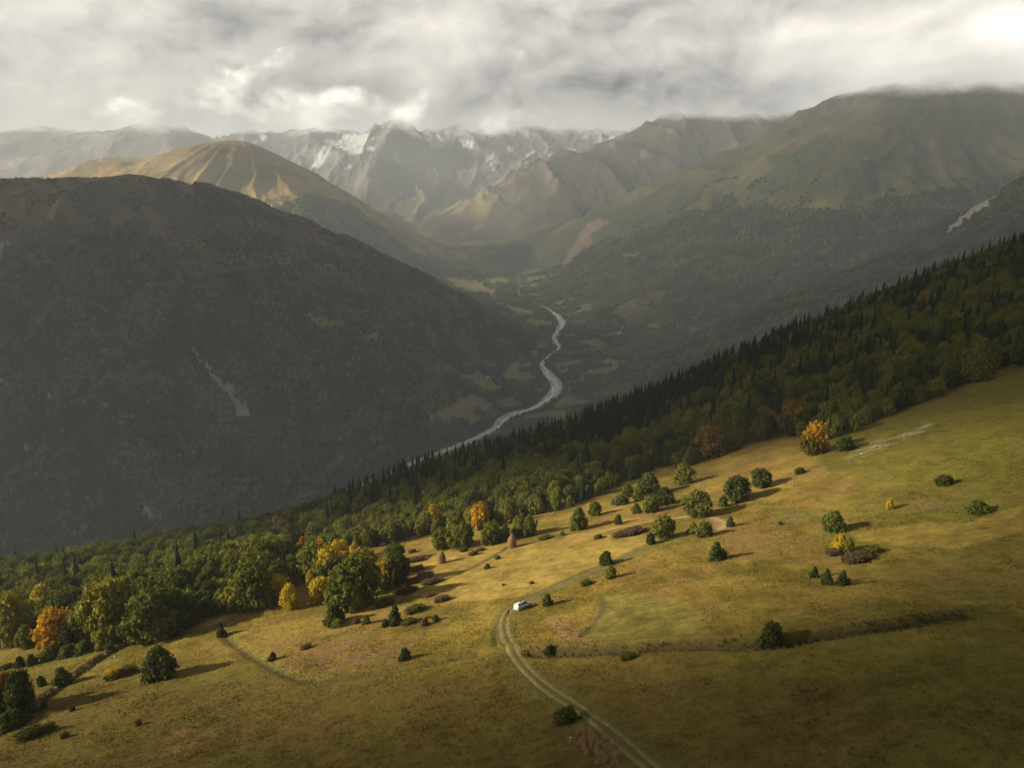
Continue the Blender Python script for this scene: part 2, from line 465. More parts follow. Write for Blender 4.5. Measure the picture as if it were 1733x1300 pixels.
def HE(x, y):
    z = TE(x, y)
    hi = sstep(z, -350, 100)
    sx, sy_, _ = at(1590, 118, 5650); an = np.arctan2(x - sx, sy_ - y); rr_ = np.hypot(x - sx, y - sy_)
    gl = ridged(an * 2400 + 420 * fbm(x, y, 800, 3, seed=54), rr_ * .22, 460, 4, seed=53)
    return z + (ridged(x * .7 + y * .3, y * .5 - x * .2, 520, 4, seed=51) - .4) * (35 + 55 * hi) + (gl - .4) * 42 * sstep(rr_, 150, 1100) + 14 * fbm(x, y, 200, 4, seed=52)
J_pts = pts([(1830, 235, 3350), (1760, 285, 3300), (1690, 332, 3250), (1640, 372, 3200), (1600, 402, 3150), (1500, 442, 3050), (1380, 492, 2950), (1250, 545, 2820), (1150, 605, 2680), (1050, 665, 2560), (2000, 150, 3500),
    (1733, 400, 2700), (1600, 470, 2600), (1450, 540, 2450), (1300, 620, 2300), (1150, 690, 2250)])
J_pts += [(2600, 3700, -100), (1900, 3700, -290), (1200, 3500, -580), (700, 3300, -760), (1500, 3300, -390)]
TJ = TPS(J_pts, 2e-4)
def HJ(x, y): return TJ(x, y) + 14 * fbm(x, y, 260, 4, seed=61)
F_pts = pts([(1500, 175, 8300), (1400, 178, 8300), (1250, 178, 8300), (1150, 180, 8300), (1110, 208, 8250), (1050, 236, 8200), (980, 256, 8100), (920, 274, 7950), (885, 296, 7850), (855, 328, 7750), (810, 372, 7600), (765, 412, 7400),
    (1350, 260, 7300), (1250, 300, 7000), (1150, 330, 6850), (1000, 350, 6800), (950, 320, 7200), (900, 400, 6600), (850, 430, 6400), (800, 440, 6600), (1100, 420, 6000), (950, 460, 5600), (900, 480, 5450)])
F_pts += [(1200, 9500, 200), (400, 9200, 0), (2800, 9500, 300), (2600, 6500, 150), (-250, 7200, -650), (-420, 6500, -680), (3600, 8000, 500)]
TF = TPS(F_pts, 2e-4)
def HF(x, y):
    z = TF(x, y)
    lo = sstep(z, -500, -150)
    return z + (ridged(x + y * .35, y * .3 - x * .25, 430, 4, seed=71) - .4) * 120 * lo + 25 * fbm(x, y, 260, 4, seed=72)
G_pts = pts([(380, 250, 11000), (440, 232, 11000), (520, 224, 11000), (590, 230, 11000), (640, 216, 10700), (680, 190, 10600), (720, 226, 10800), (780, 222, 11100), (830, 206, 11200), (900, 220, 11200), (960, 216, 11200), (1050, 214, 11200), (1150, 200, 11200), (1300, 190, 11200),
    (480, 290, 10200), (560, 300, 9700), (605, 290, 9500), (642, 264, 9400), (680, 296, 9350), (720, 328, 9200), (760, 345, 9000), (800, 358, 8900), (560, 340, 9000), (640, 360, 8700), (700, 385, 8200), (740, 405, 7900),
    (740, 300, 10100), (800, 300, 10100), (850, 290, 10200), (900, 270, 10400), (960, 260, 10600), (720, 318, 9900), (780, 335, 9600), (810, 350, 9300), (845, 330, 9300), (1000, 250, 10600)])
G_pts += [(-5000, 10500, 200), (-2000, 12500, 600), (0, 12500, 600), (3000, 12500, 700), (-3500, 9000, -300), (-2500, 8200, -550), (1000, 9800, 250), (-1000, 7600, -700)]
TG = TPS(G_pts, 1e-4)
def HG(x, y):
    z = TG(x, y)
    wx = x + 200 * fbm(x, y, 900, 3, seed=80); wy = y + 200 * fbm(x, y, 900, 3, seed=83)
    return z + (ridged(wx, wy * .55, 620, 6, .55, seed=81) - .42) * 170 * sstep(z, -550, -50) + 34 * fbm(x, y, 300, 4, seed=82)
H_pts = pts([(-200, 222, 11000), (0, 226, 11000), (80, 222, 11000), (140, 226, 11000), (200, 226, 11000), (280, 206, 10800), (322, 224, 10900), (370, 244, 11000), (450, 265, 10800), (520, 300, 10500), (0, 300, 9500), (200, 300, 9500), (300, 280, 9700), (400, 320, 9500), (-200, 300, 9500)])
H_pts += [(-9000, 13000, 300), (-4000, 13000, 300), (-2500, 11500, -200), (-3000, 8800, -500), (-8000, 8500, -400)]
TH = TPS(H_pts, 2e-4)
def HH(x, y): return TH(x, y) + (ridged(x, y * .6, 800, 5, seed=91) - .42) * 120 + 30 * fbm(x, y, 300, 3, seed=92)
TOP = CLOUD_Z + 0.0
def cap(z): return np.where(z > TOP - 40, TOP - 40 + 30 * np.tanh((z - TOP + 40) / 90.0), z)

# ------------------------------------------------------------------ far terrain sheets
def fan(az0, az1, naz, Y0, Y1, nY, power=1.0):
    A = np.tan(np.radians(np.linspace(az0, az1, naz)))
    s = np.linspace(0, 1, nY) ** power
    Yv = Y0 + (Y1 - Y0) * s
    Yg = np.repeat(Yv[:, None], naz, 1)
    return A[None, :] * Yg, Yg
def c3(*c): return np.array(c, float)
FOREST = c3(.036, .042, .018); FOREST_L = c3(.060, .062, .022); GRASSY = c3(.165, .125, .045); RUSTY = c3(.16, .085, .035)
OLIVE = c3(.10, .095, .03); ROCK = c3(.20, .18, .16); SCREE = c3(.34, .30, .26); SNOW = c3(.50, .50, .50); SOIL = c3(.26, .20, .15); MEADOWG = c3(.12, .125, .035)
def jig(u, v, amp, wl, seed):
    return u + amp * fbm(u, v, wl, 3, seed=seed), v + amp * fbm(u, v, wl, 3, seed=seed + 7)

# dark wooded ridge on the left
BARE_B = [[(-300, 250), (0, 250), (100, 250), (200, 250), (300, 250), (330, 330), (345, 380), (300, 415), (210, 395), (130, 400), (90, 430), (20, 470), (-300, 560)]]
SCAR_B = [[(327, 590), (333, 592), (352, 622), (372, 645), (392, 648), (398, 668), (412, 690), (430, 712), (455, 735), (472, 750), (466, 754), (446, 738), (420, 716), (398, 690), (378, 662), (352, 640), (338, 612)],
          [(66, 662), (84, 668), (92, 684), (80, 680)], [(0, 642), (14, 650), (10, 660), (-10, 662)], [(38, 755), (50, 756), (48, 766), (40, 764)], [(74, 897), (96, 895), (90, 915), (78, 950), (72, 945)],
          [(246, 865), (262, 862), (260, 880), (248, 878)], [(300, 768), (308, 770), (306, 778), (299, 776)], [(0, 405), (16, 408), (12, 425), (-4, 440)]]
STRIP_B = [[(510, 530), (560, 542), (610, 558), (648, 572), (650, 584), (630, 580), (590, 564), (540, 548)],
           [(770, 635), (800, 632), (850, 652), (846, 668), (820, 662), (780, 646)], [(760, 688), (800, 665), (830, 678), (832, 700), (805, 720), (765, 712), (726, 716), (722, 702)]]
def paint_B(X, Y, Z):
    u, v = proj(X, Y, Z); u, v = jig(u, v, 16, 22, 101)
    n = fbm(X, Y, 120, 4, seed=102)
    c = lerp(FOREST, FOREST_L, sstep(n, -.1, .5))
    bare = np.zeros(X.shape, bool)
    for p in BARE_B: bare |= inpoly(u + 30 * fbm(X, Y, 260, 3, seed=104), v, p)
    cb = lerp(c3(.045, .050, .022), c3(.125, .090, .040), sstep(fbm(X, Y, 190, 5, .6, seed=105), -.25, .3))
    c = np.where(bare[..., None], cb, c)
    sc = np.zeros(X.shape, bool)
    for p in SCAR_B:
        for du in (-1, 1): sc |= inpoly(u + du, v, p)
    c = np.where(sc[..., None], c3(.27, .22, .17) * (1 + .3 * n[..., None]), c)
    st = np.zeros(X.shape, bool)
    for p in STRIP_B: st |= inpoly(u, v, p)
    c = np.where(st[..., None], lerp(c3(.21, .155, .06), c3(.15, .155, .045), sstep(n, -.2, .3)), c)
    return c, bare | sc | st
def paint_C(X, Y, Z):
    u, v = proj(X, Y, Z); u, v = jig(u, v, 14, 40, 111)
    n = fbm(X, Y, 350, 5, seed=112)
    c = lerp(c3(.24, .185, .065), c3(.36, .235, .09), sstep(n, -.25, .3))
    c = lerp(c, c3(.24, .14, .085), sstep(fbm(X, Y, 500, 4, seed=113), .0, .4) * .8 * sstep(Z, 60, 180))
    g = fbm(X, Y, 260, 4, seed=116) > .12
    c = lerp(c, OLIVE, .6 * g)
    fo = sstep(v - np.interp(u, [100, 420, 455, 480, 560, 640, 780], [430, 430, 370, 338, 334, 384, 470]) + 22 * fbm(X, Y, 300, 4, seed=114), -6, 10)
    c = lerp(c, lerp(c3(.06, .06, .025), c3(.14, .10, .04), sstep(fbm(X, Y, 260, 3, seed=115), .1, .4)), fo)
    return c, fo < .5
def paint_E(X, Y, Z):
    u, v = proj(X, Y, Z); u2, v2 = jig(u, v, 18, 40, 121)
    n = fbm(X, Y, 300, 5, seed=122); n2 = fbm(X * .5 + Y * .4, Y * .3 - X * .3, 90, 4, seed=123)
    c = lerp(c3(.050, .060, .026), c3(.088, .074, .034), sstep(n + .5 * n2, -.25, .25))
    c = lerp(c, c3(.14, .115, .045), .6 * sstep(fbm(X, Y, 600, 3, seed=127), .05, .35))
    c = lerp(c, c3(.12, .11, .095), sstep(Z + 90 * n, 330, 520) * .6)
    line = np.interp(u, [860, 1000, 1130, 1220, 1300, 1380, 1440, 1500, 1600, 1733, 1900], [460, 420, 372, 345, 345, 352, 345, 320, 330, 290, 280])
    fo = sstep(v2 - line + 22 * n, -5, 8)
    c = lerp(c, lerp(FOREST * 1.25, FOREST_L * 1.1, sstep(n, -.1, .4)), fo)
    bare = fo < .5
    fl_ = (fbm(X, Y, 150, 3, seed=128) > .22) & (v > 500) & (u < 1180); c = np.where(fl_[..., None], lerp(c3(.10, .13, .036), c3(.17, .13, .055), sstep(n2, -.2, .25)), c); bare |= fl_
    for p, cc in (([(1018, 365), (1026, 372), (1008, 392), (990, 420), (972, 440), (945, 442), (955, 428), (985, 402)], c3(.24, .18, .13)),
                  ([(1420, 342), (1520, 322), (1580, 318), (1560, 326), (1480, 340), (1430, 356), (1320, 350), (1310, 345), (1370, 343)], c3(.15, .135, .05)),
                  ([(1035, 528), (1075, 497), (1115, 490), (1135, 492), (1120, 515), (1090, 530), (1050, 540)], c3(.15, .11, .055)),
                  ([(1000, 590), (1030, 572), (1062, 564), (1062, 574), (1030, 585), (1005, 600)], c3(.11, .12, .04)), ([(985, 596), (1010, 598), (1028, 618), (1000, 622), (988, 612)], c3(.14, .11, .06)),
                  ([(1040, 430), (1085, 428), (1080, 436), (1045, 438)], c3(.15, .13, .06)), ([(920, 560), (975, 640), (965, 645), (945, 625)], c3(.09, .09, .04))):
        k = inpoly(u2, v2, p); c = np.where(k[..., None], cc * (.75 + .5 * n2[..., None]), c); bare |= k
    return c, bare
def paint_J(X, Y, Z):
    u, v = proj(X, Y, Z); u, v = jig(u, v, 8, 16, 131)
    n = fbm(X, Y, 200, 4, seed=132)
    c = lerp(FOREST, FOREST_L, sstep(n, -.2, .5))
    k = inpoly(u, v, [(1688, 318), (1698, 326), (1668, 352), (1640, 372), (1612, 396), (1592, 400), (1612, 378), (1645, 350), (1672, 330)])
    return np.where(k[..., None], SCREE * (.85 + .3 * n[..., None]), c), k
def paint_F(X, Y, Z):
    u, v = proj(X, Y, Z); u2, v2 = jig(u, v, 12, 30, 141)
    n = fbm(X, Y, 260, 5, seed=142); r = ridged(X + Y * .35, Y * .3 - X * .25, 430, 4, seed=71)
    c = lerp(c3(.052, .052, .034), c3(.085, .066, .045), sstep(n, -.25, .25))
    rock = sstep(fbm(X * .9, Y * .6, 240, 4, seed=144) + sstep(980 - u, 0, 160) * .3, .1, .35) * sstep(Z, -420, -150)
    c = lerp(c, lerp(c3(.10, .08, .06), c3(.22, .18, .135), sstep(r, .25, .6)), rock * .85)
    c = lerp(c, c3(.17, .15, .05), sstep(fbm(X, Y, 330, 3, seed=145), .1, .35) * .7 * sstep(960 - u, 0, 80))
    fo = sstep(v2 - np.interp(u, [740, 800, 900, 1000, 1150, 1300, 1500], [430, 410, 392, 352, 318, 320, 300]), -4, 8)
    c = lerp(c, lerp(FOREST * 1.3, c3(.085, .085, .035), sstep(n, .0, .4)), fo)
    return c, fo < .5
SNOWP = [[(560, 245), (590, 225), (625, 222), (612, 258), (598, 264), (580, 250)], [(530, 268), (556, 232), (566, 238), (548, 280), (528, 282)], [(712, 218), (728, 222), (758, 238), (748, 248), (730, 248)],
         [(772, 234), (800, 238), (812, 254), (790, 248), (776, 242)], [(888, 262), (905, 253), (912, 257), (892, 265)], [(926, 260), (950, 258), (975, 250), (974, 256), (950, 262), (928, 263)],
         [(1015, 234), (1050, 226), (1040, 236), (1018, 240)], [(828, 282), (842, 266), (846, 270), (834, 288)], [(858, 252), (868, 248), (866, 256), (858, 260)], [(583, 285), (596, 275), (594, 281), (585, 289)], [(620, 254), (636, 244), (632, 252), (622, 256)],
         [(440, 230), (455, 226), (452, 236), (444, 238)], [(725, 292), (738, 285), (744, 310), (734, 312)], [(820, 264), (836, 260), (836, 270), (824, 274)]]
def paint_G(X, Y, Z):
    u, v = proj(X, Y, Z); u2, v2 = jig(u, v, 7, 12, 151)
    n = fbm(X, Y, 300, 5, seed=152); r = ridged(X + 200 * fbm(X, Y, 900, 3, seed=80), (Y + 200 * fbm(X, Y, 900, 3, seed=83)) * .55, 620, 6, .55, seed=81)
    c = lerp(c3(.09, .085, .075), c3(.19, .17, .145), sstep(r + n * .3, .2, .65))
    gr = sstep(fbm(X, Y, 420, 4, seed=154) + sstep(v, 300, 370) * .5 - .15, .0, .3)
    c = lerp(c, c3(.12, .105, .045), gr * .8)
    c = lerp(c, c3(.20, .165, .07), sstep(v, 325, 345) * sstep(u, 720, 760) * sstep(880 - u, 0, 30) * .6)
    sn = np.zeros(X.shape, bool)
    for p in SNOWP: sn |= inpoly(u2, v2, p)
    c = np.where(sn[..., None], SNOW * (.9 + .1 * n[..., None]), c)
    c = lerp(c, SNOW, sstep(fbm(X * 1.4, Y, 180, 4, seed=156) + sstep(Z, 250, 600) * .2, .48, .56) * sstep(Z, 200, 350) * .35)
    k = inpoly(u2, v2, [(722, 282), (738, 290), (745, 312), (730, 318), (718, 316), (726, 300)]); c = np.where(k[..., None], SCREE, c)
    return c, None
def paint_H(X, Y, Z):
    n = fbm(X, Y, 400, 5, seed=162); r = ridged(X, Y * .6, 800, 5, seed=91)
    return lerp(c3(.12, .11, .09), c3(.22, .19, .16), sstep(r + .3 * n, .2, .6)), None
def paint_D(X, Y, Z):
    u, v = proj(X, Y, Z); u2, v2 = jig(u, v, 10, 14, 171)
    n = fbm(X, Y, 90, 4, seed=172)
    c = lerp(FOREST, FOREST_L, sstep(n, -.2, .4))
    cl = np.zeros(X.shape, bool)
    for p, cc in CLEAR_D:
        k = inpoly(u2, v2, p); cl |= k
        c = np.where(k[..., None], 1.4 * np.array(cc) * (1 + .4 * n[..., None]), c)
    far = (Y > 4700) & (fbm(X, Y, 260, 3, seed=174) > -.05)
    c = np.where((far & ~cl)[..., None], lerp(c3(.10, .10, .035), c3(.14, .11, .05), sstep(n, -.2, .3)), c)
    d, sd, s_ = linedist(X, Y, [tuple(p) for p in RIVW])
    fl_ = (fbm(X, Y, 120, 3, seed=177) > .10) & (d > 45) & (d < 330) & (Y > 2350)
    c = np.where((fl_ & ~cl)[..., None], lerp(c3(.10, .135, .035), c3(.17, .145, .05), sstep(fbm(X, Y, 200, 2, seed=178), -.2, .25)), c); cl = cl | fl_
    cl = cl | (far & (fbm(X, Y, 90, 2, seed=175) > .0)) | (d < np.where(sd < 0, np.interp(s_, sN, hl), np.interp(s_, sN, hr)) + 4 + 10 * fbm(X, Y, 40, 2, seed=176))
    return c, cl
CLEAR_D = [([(722, 702), (726, 692), (740, 682), (765, 684), (790, 700), (818, 703), (812, 716), (790, 720), (760, 712), (735, 716)], (.105, .11, .035)),
           ([(792, 672), (815, 668), (828, 680), (830, 700), (818, 700), (800, 690)], (.14, .105, .05)), ([(815, 655), (845, 664), (868, 675), (882, 688), (862, 690), (838, 676)], (.09, .115, .03)),
           ([(832, 640), (852, 630), (858, 622), (880, 612), (884, 618), (872, 640), (850, 648), (836, 648)], (.095, .13, .03)),
           ([(856, 600), (870, 584), (886, 584), (892, 590), (882, 608), (858, 620), (850, 612)], (.10, .115, .04)), ([(893, 590), (912, 593), (912, 601), (896, 602)], (.10, .13, .035)),
           ([(884, 612), (900, 612), (902, 624), (886, 626)], (.105, .125, .04)), ([(886, 540), (905, 540), (925, 548), (918, 554), (895, 552)], (.10, .13, .035)),
           ([(850, 512), (880, 520), (910, 532), (900, 538), (870, 528)], (.14, .11, .05)), ([(755, 470), (800, 476), (840, 490), (835, 500), (790, 488), (760, 480)], (.14, .115, .05)),
           ([(820, 466), (860, 470), (860, 480), (825, 478)], (.11, .125, .04)), ([(946, 626), (960, 622), (962, 630), (948, 632)], (.09, .12, .03)), ([(880, 632), (896, 635), (890, 642), (876, 640)], (.12, .10, .05)),
           ([(770, 635), (800, 632), (850, 652), (846, 668), (820, 662), (780, 646)], (.12, .095, .05))]
def resample(line, step):
    p = np.array(line); d = np.concatenate([[0], np.cumsum(np.linalg.norm(np.diff(p, axis=0), axis=1))])
    s = np.arange(0, d[-1], step)
    return np.stack([np.interp(s, d, p[:, 0]), np.interp(s, d, p[:, 1])], -1)
RL = resample(RIVW, 8.0)
ry = RL[:, 1]
half = np.interp(ry, [1500, 1900, 2100, 2300, 2480, 2600, 2720, 2900, 3050, 3250, 3450, 3900, 4050, 4300, 5000, 6000, 7000, 7500, 9500], [10, 13, 20, 15, 20, 14, 36, 36, 15, 4, 12, 22, 26, 8, 2.5, 1.5, 18, 22, 3])
sN = np.arange(len(RL)) * 8.0
hl = np.maximum(half * (1 + 1.1 * fbm(sN, sN * 0, 110, 4, .6, seed=181)), 2.5); hr = np.maximum(half * (1 + 1.1 * fbm(sN, sN * 0 + 300, 110, 4, .6, seed=182)), 2.5)
FAR = {}
def sheet(name, H, paint, mat, az0, az1, naz, Y0, Y1, nY, power=1.0, cut=60):
    X, Y = fan(az0, az1, naz, Y0, Y1, nY, power)
    Z = cap(H(X, Y))
    fz = floor_z(Y)
    mask = Z > fz - cut
    Z = np.maximum(Z, fz - cut - 40)
    c, bare = paint(X, Y, Z)
    o = obj(name, grid_mesh(name, X, Y, Z, c, mask), mat)
    struct(o)
    FAR[name] = (H, paint)
    return o
sheet('valley_floor', HD, paint_D, M_slope, -44, 13, 560, 1150, 10500, 420, 1.6, cut=9999)
sheet('wooded_ridge', HB, paint_B, M_slope, -41, 7, 430, 1350, 4300, 260)
sheet('grassy_mountain', HC, paint_C, M_mount, -39, -1, 330, 4700, 7400, 150)
sheet('right_mountain', HE, paint_E, M_mount, -4, 40, 400, 2300, 7000, 260)
sheet('wooded_spur', HJ, paint_J, M_slope, 3, 42, 300, 2200, 3800, 110)
sheet('middle_mountain', HF, paint_F, M_mount, -7, 27, 340, 5300, 9600, 190)
sheet('far_peaks', HG, paint_G, M_rock, -25, 22, 480, 7500, 12600, 230)
sheet('far_range', HH, paint_H, M_rock, -40, -12, 260, 8600, 12800, 110)

# river bed and water
def ribbon(name, line, wl, wr, Hf, lift, ncross, colf, mat, wob=0, seed=0):
    p = np.array(line); tg = np.gradient(p, axis=0); tg /= np.linalg.norm(tg, axis=1)[:, None] + 1e-9
    nx, ny = tg[:, 1], -tg[:, 0]
    s = np.concatenate([[0], np.cumsum(np.linalg.norm(np.diff(p, axis=0), axis=1))])
    k = np.linspace(0, 1, ncross)[None, :]
    wl_ = (wl(s) if callable(wl) else np.full(len(p), wl)) ; wr_ = (wr(s) if callable(wr) else np.full(len(p), wr))
    off = -wl_[:, None] * (1 - k) + wr_[:, None] * k
    X = p[:, :1] + nx[:, None] * off; Y = p[:, 1:] + ny[:, None] * off
    Z = Hf(X, Y) + lift
    c = colf(X, Y, np.repeat(s[:, None], ncross, 1), np.repeat(k, len(p), 0))
    return obj(name, grid_mesh(name, X, Y, Z, c), mat)
def col_bed(X, Y, s, k):
    n = fbm(X, Y, 26, 4, seed=183); e = np.minimum(k, 1 - k)
    return lerp(c3(.36, .31, .275), c3(.50, .45, .41), sstep(n, -.3, .3)) * (.75 + .25 * sstep(e, 0, .12))[..., None]
near_r = RL[:, 1] < 4700; far_r = (RL[:, 1] > 6750) & (RL[:, 1] < 7750)
for sel in (near_r, far_r): struct(ribbon('river_bed', RL[sel], lambda s, q=sel: hl[q], lambda s, q=sel: hr[q], lambda x, y: HD(x, y) * 0 + floor_z(y) - 1.0, 0.0, 15, col_bed, M_slope))
Wm = bpy.data.materials.new('river_water'); Wm.use_nodes = True
t = NT(Wm.node_tree); b = Wm.node_tree.nodes['Principled BSDF']
pos = t.n('ShaderNodeNewGeometry').outputs['Position']
foam = t.ss(t.noise(pos, .12, 6, .7), .42, .62)
t.put(b.inputs['Base Color'], t.mix(foam, (.42, .42, .41), (.85, .84, .82)))
b.inputs['Roughness'].default_value = .35
bn = t.n('ShaderNodeBump'); bn.inputs['Strength'].default_value = .6; bn.inputs['Distance'].default_value = .5
t.put(bn.inputs['Height'], t.noise(pos, .4, 5, .6)); t.put(b.inputs['Normal'], bn.outputs[0])
mean = half * 1.5 * fbm(sN, sN * 0 + 70, 150, 4, seed=184)
tgv = np.gradient(RL, axis=0); tgv /= np.linalg.norm(tgv, axis=1)[:, None]
WL = RL + np.stack([tgv[:, 1], -tgv[:, 0]], -1) * mean[:, None]
ww = np.clip(half * .22, 2.2, 4.8) * (1 + .5 * fbm(sN, sN * 0 + 900, 50, 2, seed=185))
for sel in (near_r | ((RL[:, 1] < 5000)), far_r): struct(ribbon('river', WL[sel], lambda s, q=sel: ww[q], lambda s, q=sel: ww[q], lambda x, y: floor_z(y) - 1.0, .35, 3, lambda X, Y, s, k: np.full(X.shape + (3,), .4), Wm))
k2 = (RL[:, 1] > 2500) & (RL[:, 1] < 3050)
WL2 = RL[k2] - np.stack([tgv[:, 1], -tgv[:, 0]], -1)[k2] * (mean[k2] * .8 + 5)[:, None]
struct(ribbon('side_channel', WL2, 2.2, 2.2, lambda x, y: floor_z(y) - 1.0, .3, 3, lambda X, Y, s, k: np.full(X.shape + (3,), .4), Wm))
def Hall(x, y):
    h = np.maximum(HD(x, y), HB(x, y)); return np.maximum(h, np.where(x > -200, HE(x, y), -9999))
for px in ([(788, 655), (793, 640), (806, 632), (818, 624), (832, 616), (845, 610), (862, 601), (874, 597)], [(892, 602), (884, 596), (882, 588), (890, 582), (905, 579), (916, 573)], [(990, 585), (990, 600), (990, 612), (996, 624), (1003, 634)]):
    ln = resample(smooth_line([hit(u, v, Hall, 1800, 5000, 6)[0][:2] for u, v in px], 4), 10)
    rd = ribbon('valley_road', ln, 3.2, 3.2, Hall, 2.0, 3, lambda X, Y, s, k: np.full(X.shape + (3,), (.30, .26, .21)), M_slope); struct(rd)

# ------------------------------------------------------------------ near hillside: ground colour
GOLD = c3(.265, .182, .042); STRAW = c3(.335, .235, .062); OLV = c3(.142, .110, .021); GRN = c3(.122, .115, .019); RUST = c3(.20, .115, .040); PURP = c3(.125, .085, .062); EARTH = c3(.25, .175, .105); DARKG = c3(.055, .05, .022)
WOOD_EDGE = [(-2600, 1330), (-400, 1135), (-60, 1110), (0, 1102), (80, 1098), (150, 1092), (215, 1086), (260, 1078), (310, 1066), (345, 1050), (392, 1036), (430, 1030), (480, 1018), (505, 985), (500, 955), (560, 938), (620, 930), (660, 922), (690, 912), (730, 905), (760, 900), (800, 896), (850, 892), (880, 880),
             (935, 866), (960, 862), (1000, 843), (1040, 830), (1075, 812), (1095, 800), (1115, 790), (1150, 795), (1175, 788), (1205, 778), (1240, 762), (1290, 745), (1330, 737), (1400, 745), (1440, 735), (1490, 715), (1540, 690), (1600, 665), (1660, 640), (1733, 608), (2000, 520)]
WOOD = WOOD_EDGE + [(2000, -2000), (-2600, -2000)]
def wood_mask(x, y, z, pad=0):
    u, v = proj(x, y, z)
    return inpoly(u, v - pad, WOOD)
MOWN = [([(1018, 1008), (1100, 1006), (1165, 1016), (1180, 1038), (1212, 1088), (1120, 1092), (1050, 1094), (985, 1080), (1000, 1062)], c3(.18, .155, .036)),
        ([(690, 955), (760, 935), (840, 925), (900, 918), (1000, 905), (1100, 905), (1120, 915), (1060, 940), (985, 970), (905, 1005), (870, 1012), (780, 1020), (700, 1010), (740, 985), (735, 965)], lerp(GOLD, STRAW, .35)),
        ([(1440, 905), (1560, 885), (1640, 885), (1733, 855), (1733, 900), (1620, 930), (1520, 925), (1450, 915)], lerp(OLV, GOLD, .5)),
        ([(690, 915), (730, 905), (800, 898), (830, 900), (780, 925), (700, 940), (680, 935)], lerp(GOLD, OLV, .3))]
def paint_A(X, Y, Z):
    u, v = proj(X, Y, Z)
    uj, vj = jig(X * 8, Y * 8, 1.0, 90, 201)
    ju = u + 14 * fbm(X, Y, 14, 4, seed=202); jv = v + 8 * fbm(X, Y, 14, 4, seed=203)
    a = fbm(X, Y, 55, 5, seed=204); b2 = fbm(X, Y, 16, 5, .6, seed=205); c2 = fbm(X, Y, 4.5, 4, .6, seed=206); d2 = fbm(X, Y, 1.6, 3, seed=207)
    c = lerp(OLV, GOLD, sstep(a * .8 + b2 * .6, -.35, .45))
    c = lerp(c, GRN, .75 * sstep(fbm(X, Y, 70, 4, seed=208) + .35 * b2, .08, .4))
    c = lerp(c, RUST, .7 * sstep(fbm(X, Y, 34, 4, seed=209) + .5 * c2, .1, .45))
    # rough, ungrazed lower meadow: browner, with its cloud shade painted in darker
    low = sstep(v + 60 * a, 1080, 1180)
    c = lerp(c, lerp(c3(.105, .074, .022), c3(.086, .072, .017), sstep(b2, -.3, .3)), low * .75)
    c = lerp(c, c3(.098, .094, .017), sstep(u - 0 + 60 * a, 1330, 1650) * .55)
    grn_r = inpoly(ju, jv, [(1350, 700), (1500, 740), (1600, 690), (1733, 630), (1800, 640), (1800, 830), (1600, 830), (1400, 800)])
    c = lerp(c, c3(.125, .112, .018), .7 * grn_r)
    for p in ([(1225, 915), (1290, 905), (1380, 905), (1420, 940), (1360, 955), (1290, 950), (1235, 950)], [(1320, 860), (1420, 880), (1500, 880), (1480, 895), (1390, 890), (1330, 890)], [(1500, 850), (1620, 845), (1640, 860), (1560, 868)],
              [(1170, 1015), (1215, 1018), (1220, 1040), (1185, 1040)], [(915, 1040), (960, 1048), (995, 1075), (975, 1090), (930, 1066)], [(440, 1080), (520, 1070), (640, 1080), (720, 1080), (700, 1120), (560, 1140), (480, 1120)],
              [(300, 1230), (380, 1250), (330, 1290), (240, 1290)], [(680, 950), (715, 940), (735, 960), (745, 985), (690, 990)]):
        k = sstep(-polydist_px(ju, jv, p), -6, 8) * sstep(c2 + .3 * d2, -.28, .2)
        c = lerp(c, lerp(RUST, PURP, sstep(b2, -.1, .3)), .62 * k)
    for p, cc in MOWN:
        k = sstep(-polydist_px(u + 4 * fbm(X, Y, 20, 3, seed=212), v + 3 * c2, p), -2.5, 3)
        stripes = 1 + .10 * fbm(X * .25 + Y * .05, Y * 1.6 - X * .5, 5, 3, seed=213)
        c = lerp(c, cc * (stripes * (1 + .22 * b2 + .16 * c2 + .12 * d2))[..., None], k * .80)
    k = sstep(-polydist_px(ju, jv, [(918, 1042), (950, 1050), (985, 1074), (1000, 1092), (968, 1090), (935, 1066)]), -3, 5); c = lerp(c, c3(.26, .17, .085), k * .6)
    # eroded stony streaks under the right-hand wood
    k = sstep(-polydist_px(ju, jv, [(1432, 778), (1440, 762), (1500, 745), (1560, 712), (1578, 714), (1560, 730), (1520, 750), (1480, 768)]), -4, 6) * sstep(fbm(X * .4, Y * 1.4, 6, 4, seed=215), -.05, .25)
    c = lerp(c, c3(.33, .27, .19), k * .8)
    c = c * (1 + .42 * c2 + .34 * d2 + .25 * b2)[..., None]
    # litter and shade-loving ground under the trees
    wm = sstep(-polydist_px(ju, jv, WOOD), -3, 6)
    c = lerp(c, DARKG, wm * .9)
    # terrace lines, path, ditches: darker rank grass, pale trodden lines
    for ln, wd, cc, f in ((DITCH, 2.1, c3(.055, .048, .022), .92), (DITCH2, 1.5, c3(.07, .065, .03), .75), (BANK, 1.4, c3(.085, .085, .035), .6), (GULLY, 1.0, c3(.07, .05, .035), .9), (FENCE, .8, c3(.11, .08, .045), .7), (FIELDEDGE, .8, c3(.085, .075, .03), .8), (PATH, .5, c3(.07, .06, .03), .6)):
        d, sd, _ = linedist(X, Y, ln)
        c = lerp(c, cc, f * np.exp(-((d + .5 * c2) / wd) ** 2))
    d, sd, s = linedist(X, Y, DITCH2); c = lerp(c, c3(.36, .33, .28), .8 * np.exp(-((sd - 1.2) / .5) ** 2) * (fbm(s, s * 0, 3, 2, seed=217) > .22) * (d < 4))
    d, sd, _ = linedist(X, Y, DITCH); c = lerp(c, c3(.20, .16, .06), .5 * np.exp(-((sd - 3.2) / .8) ** 2) * (d < 8))
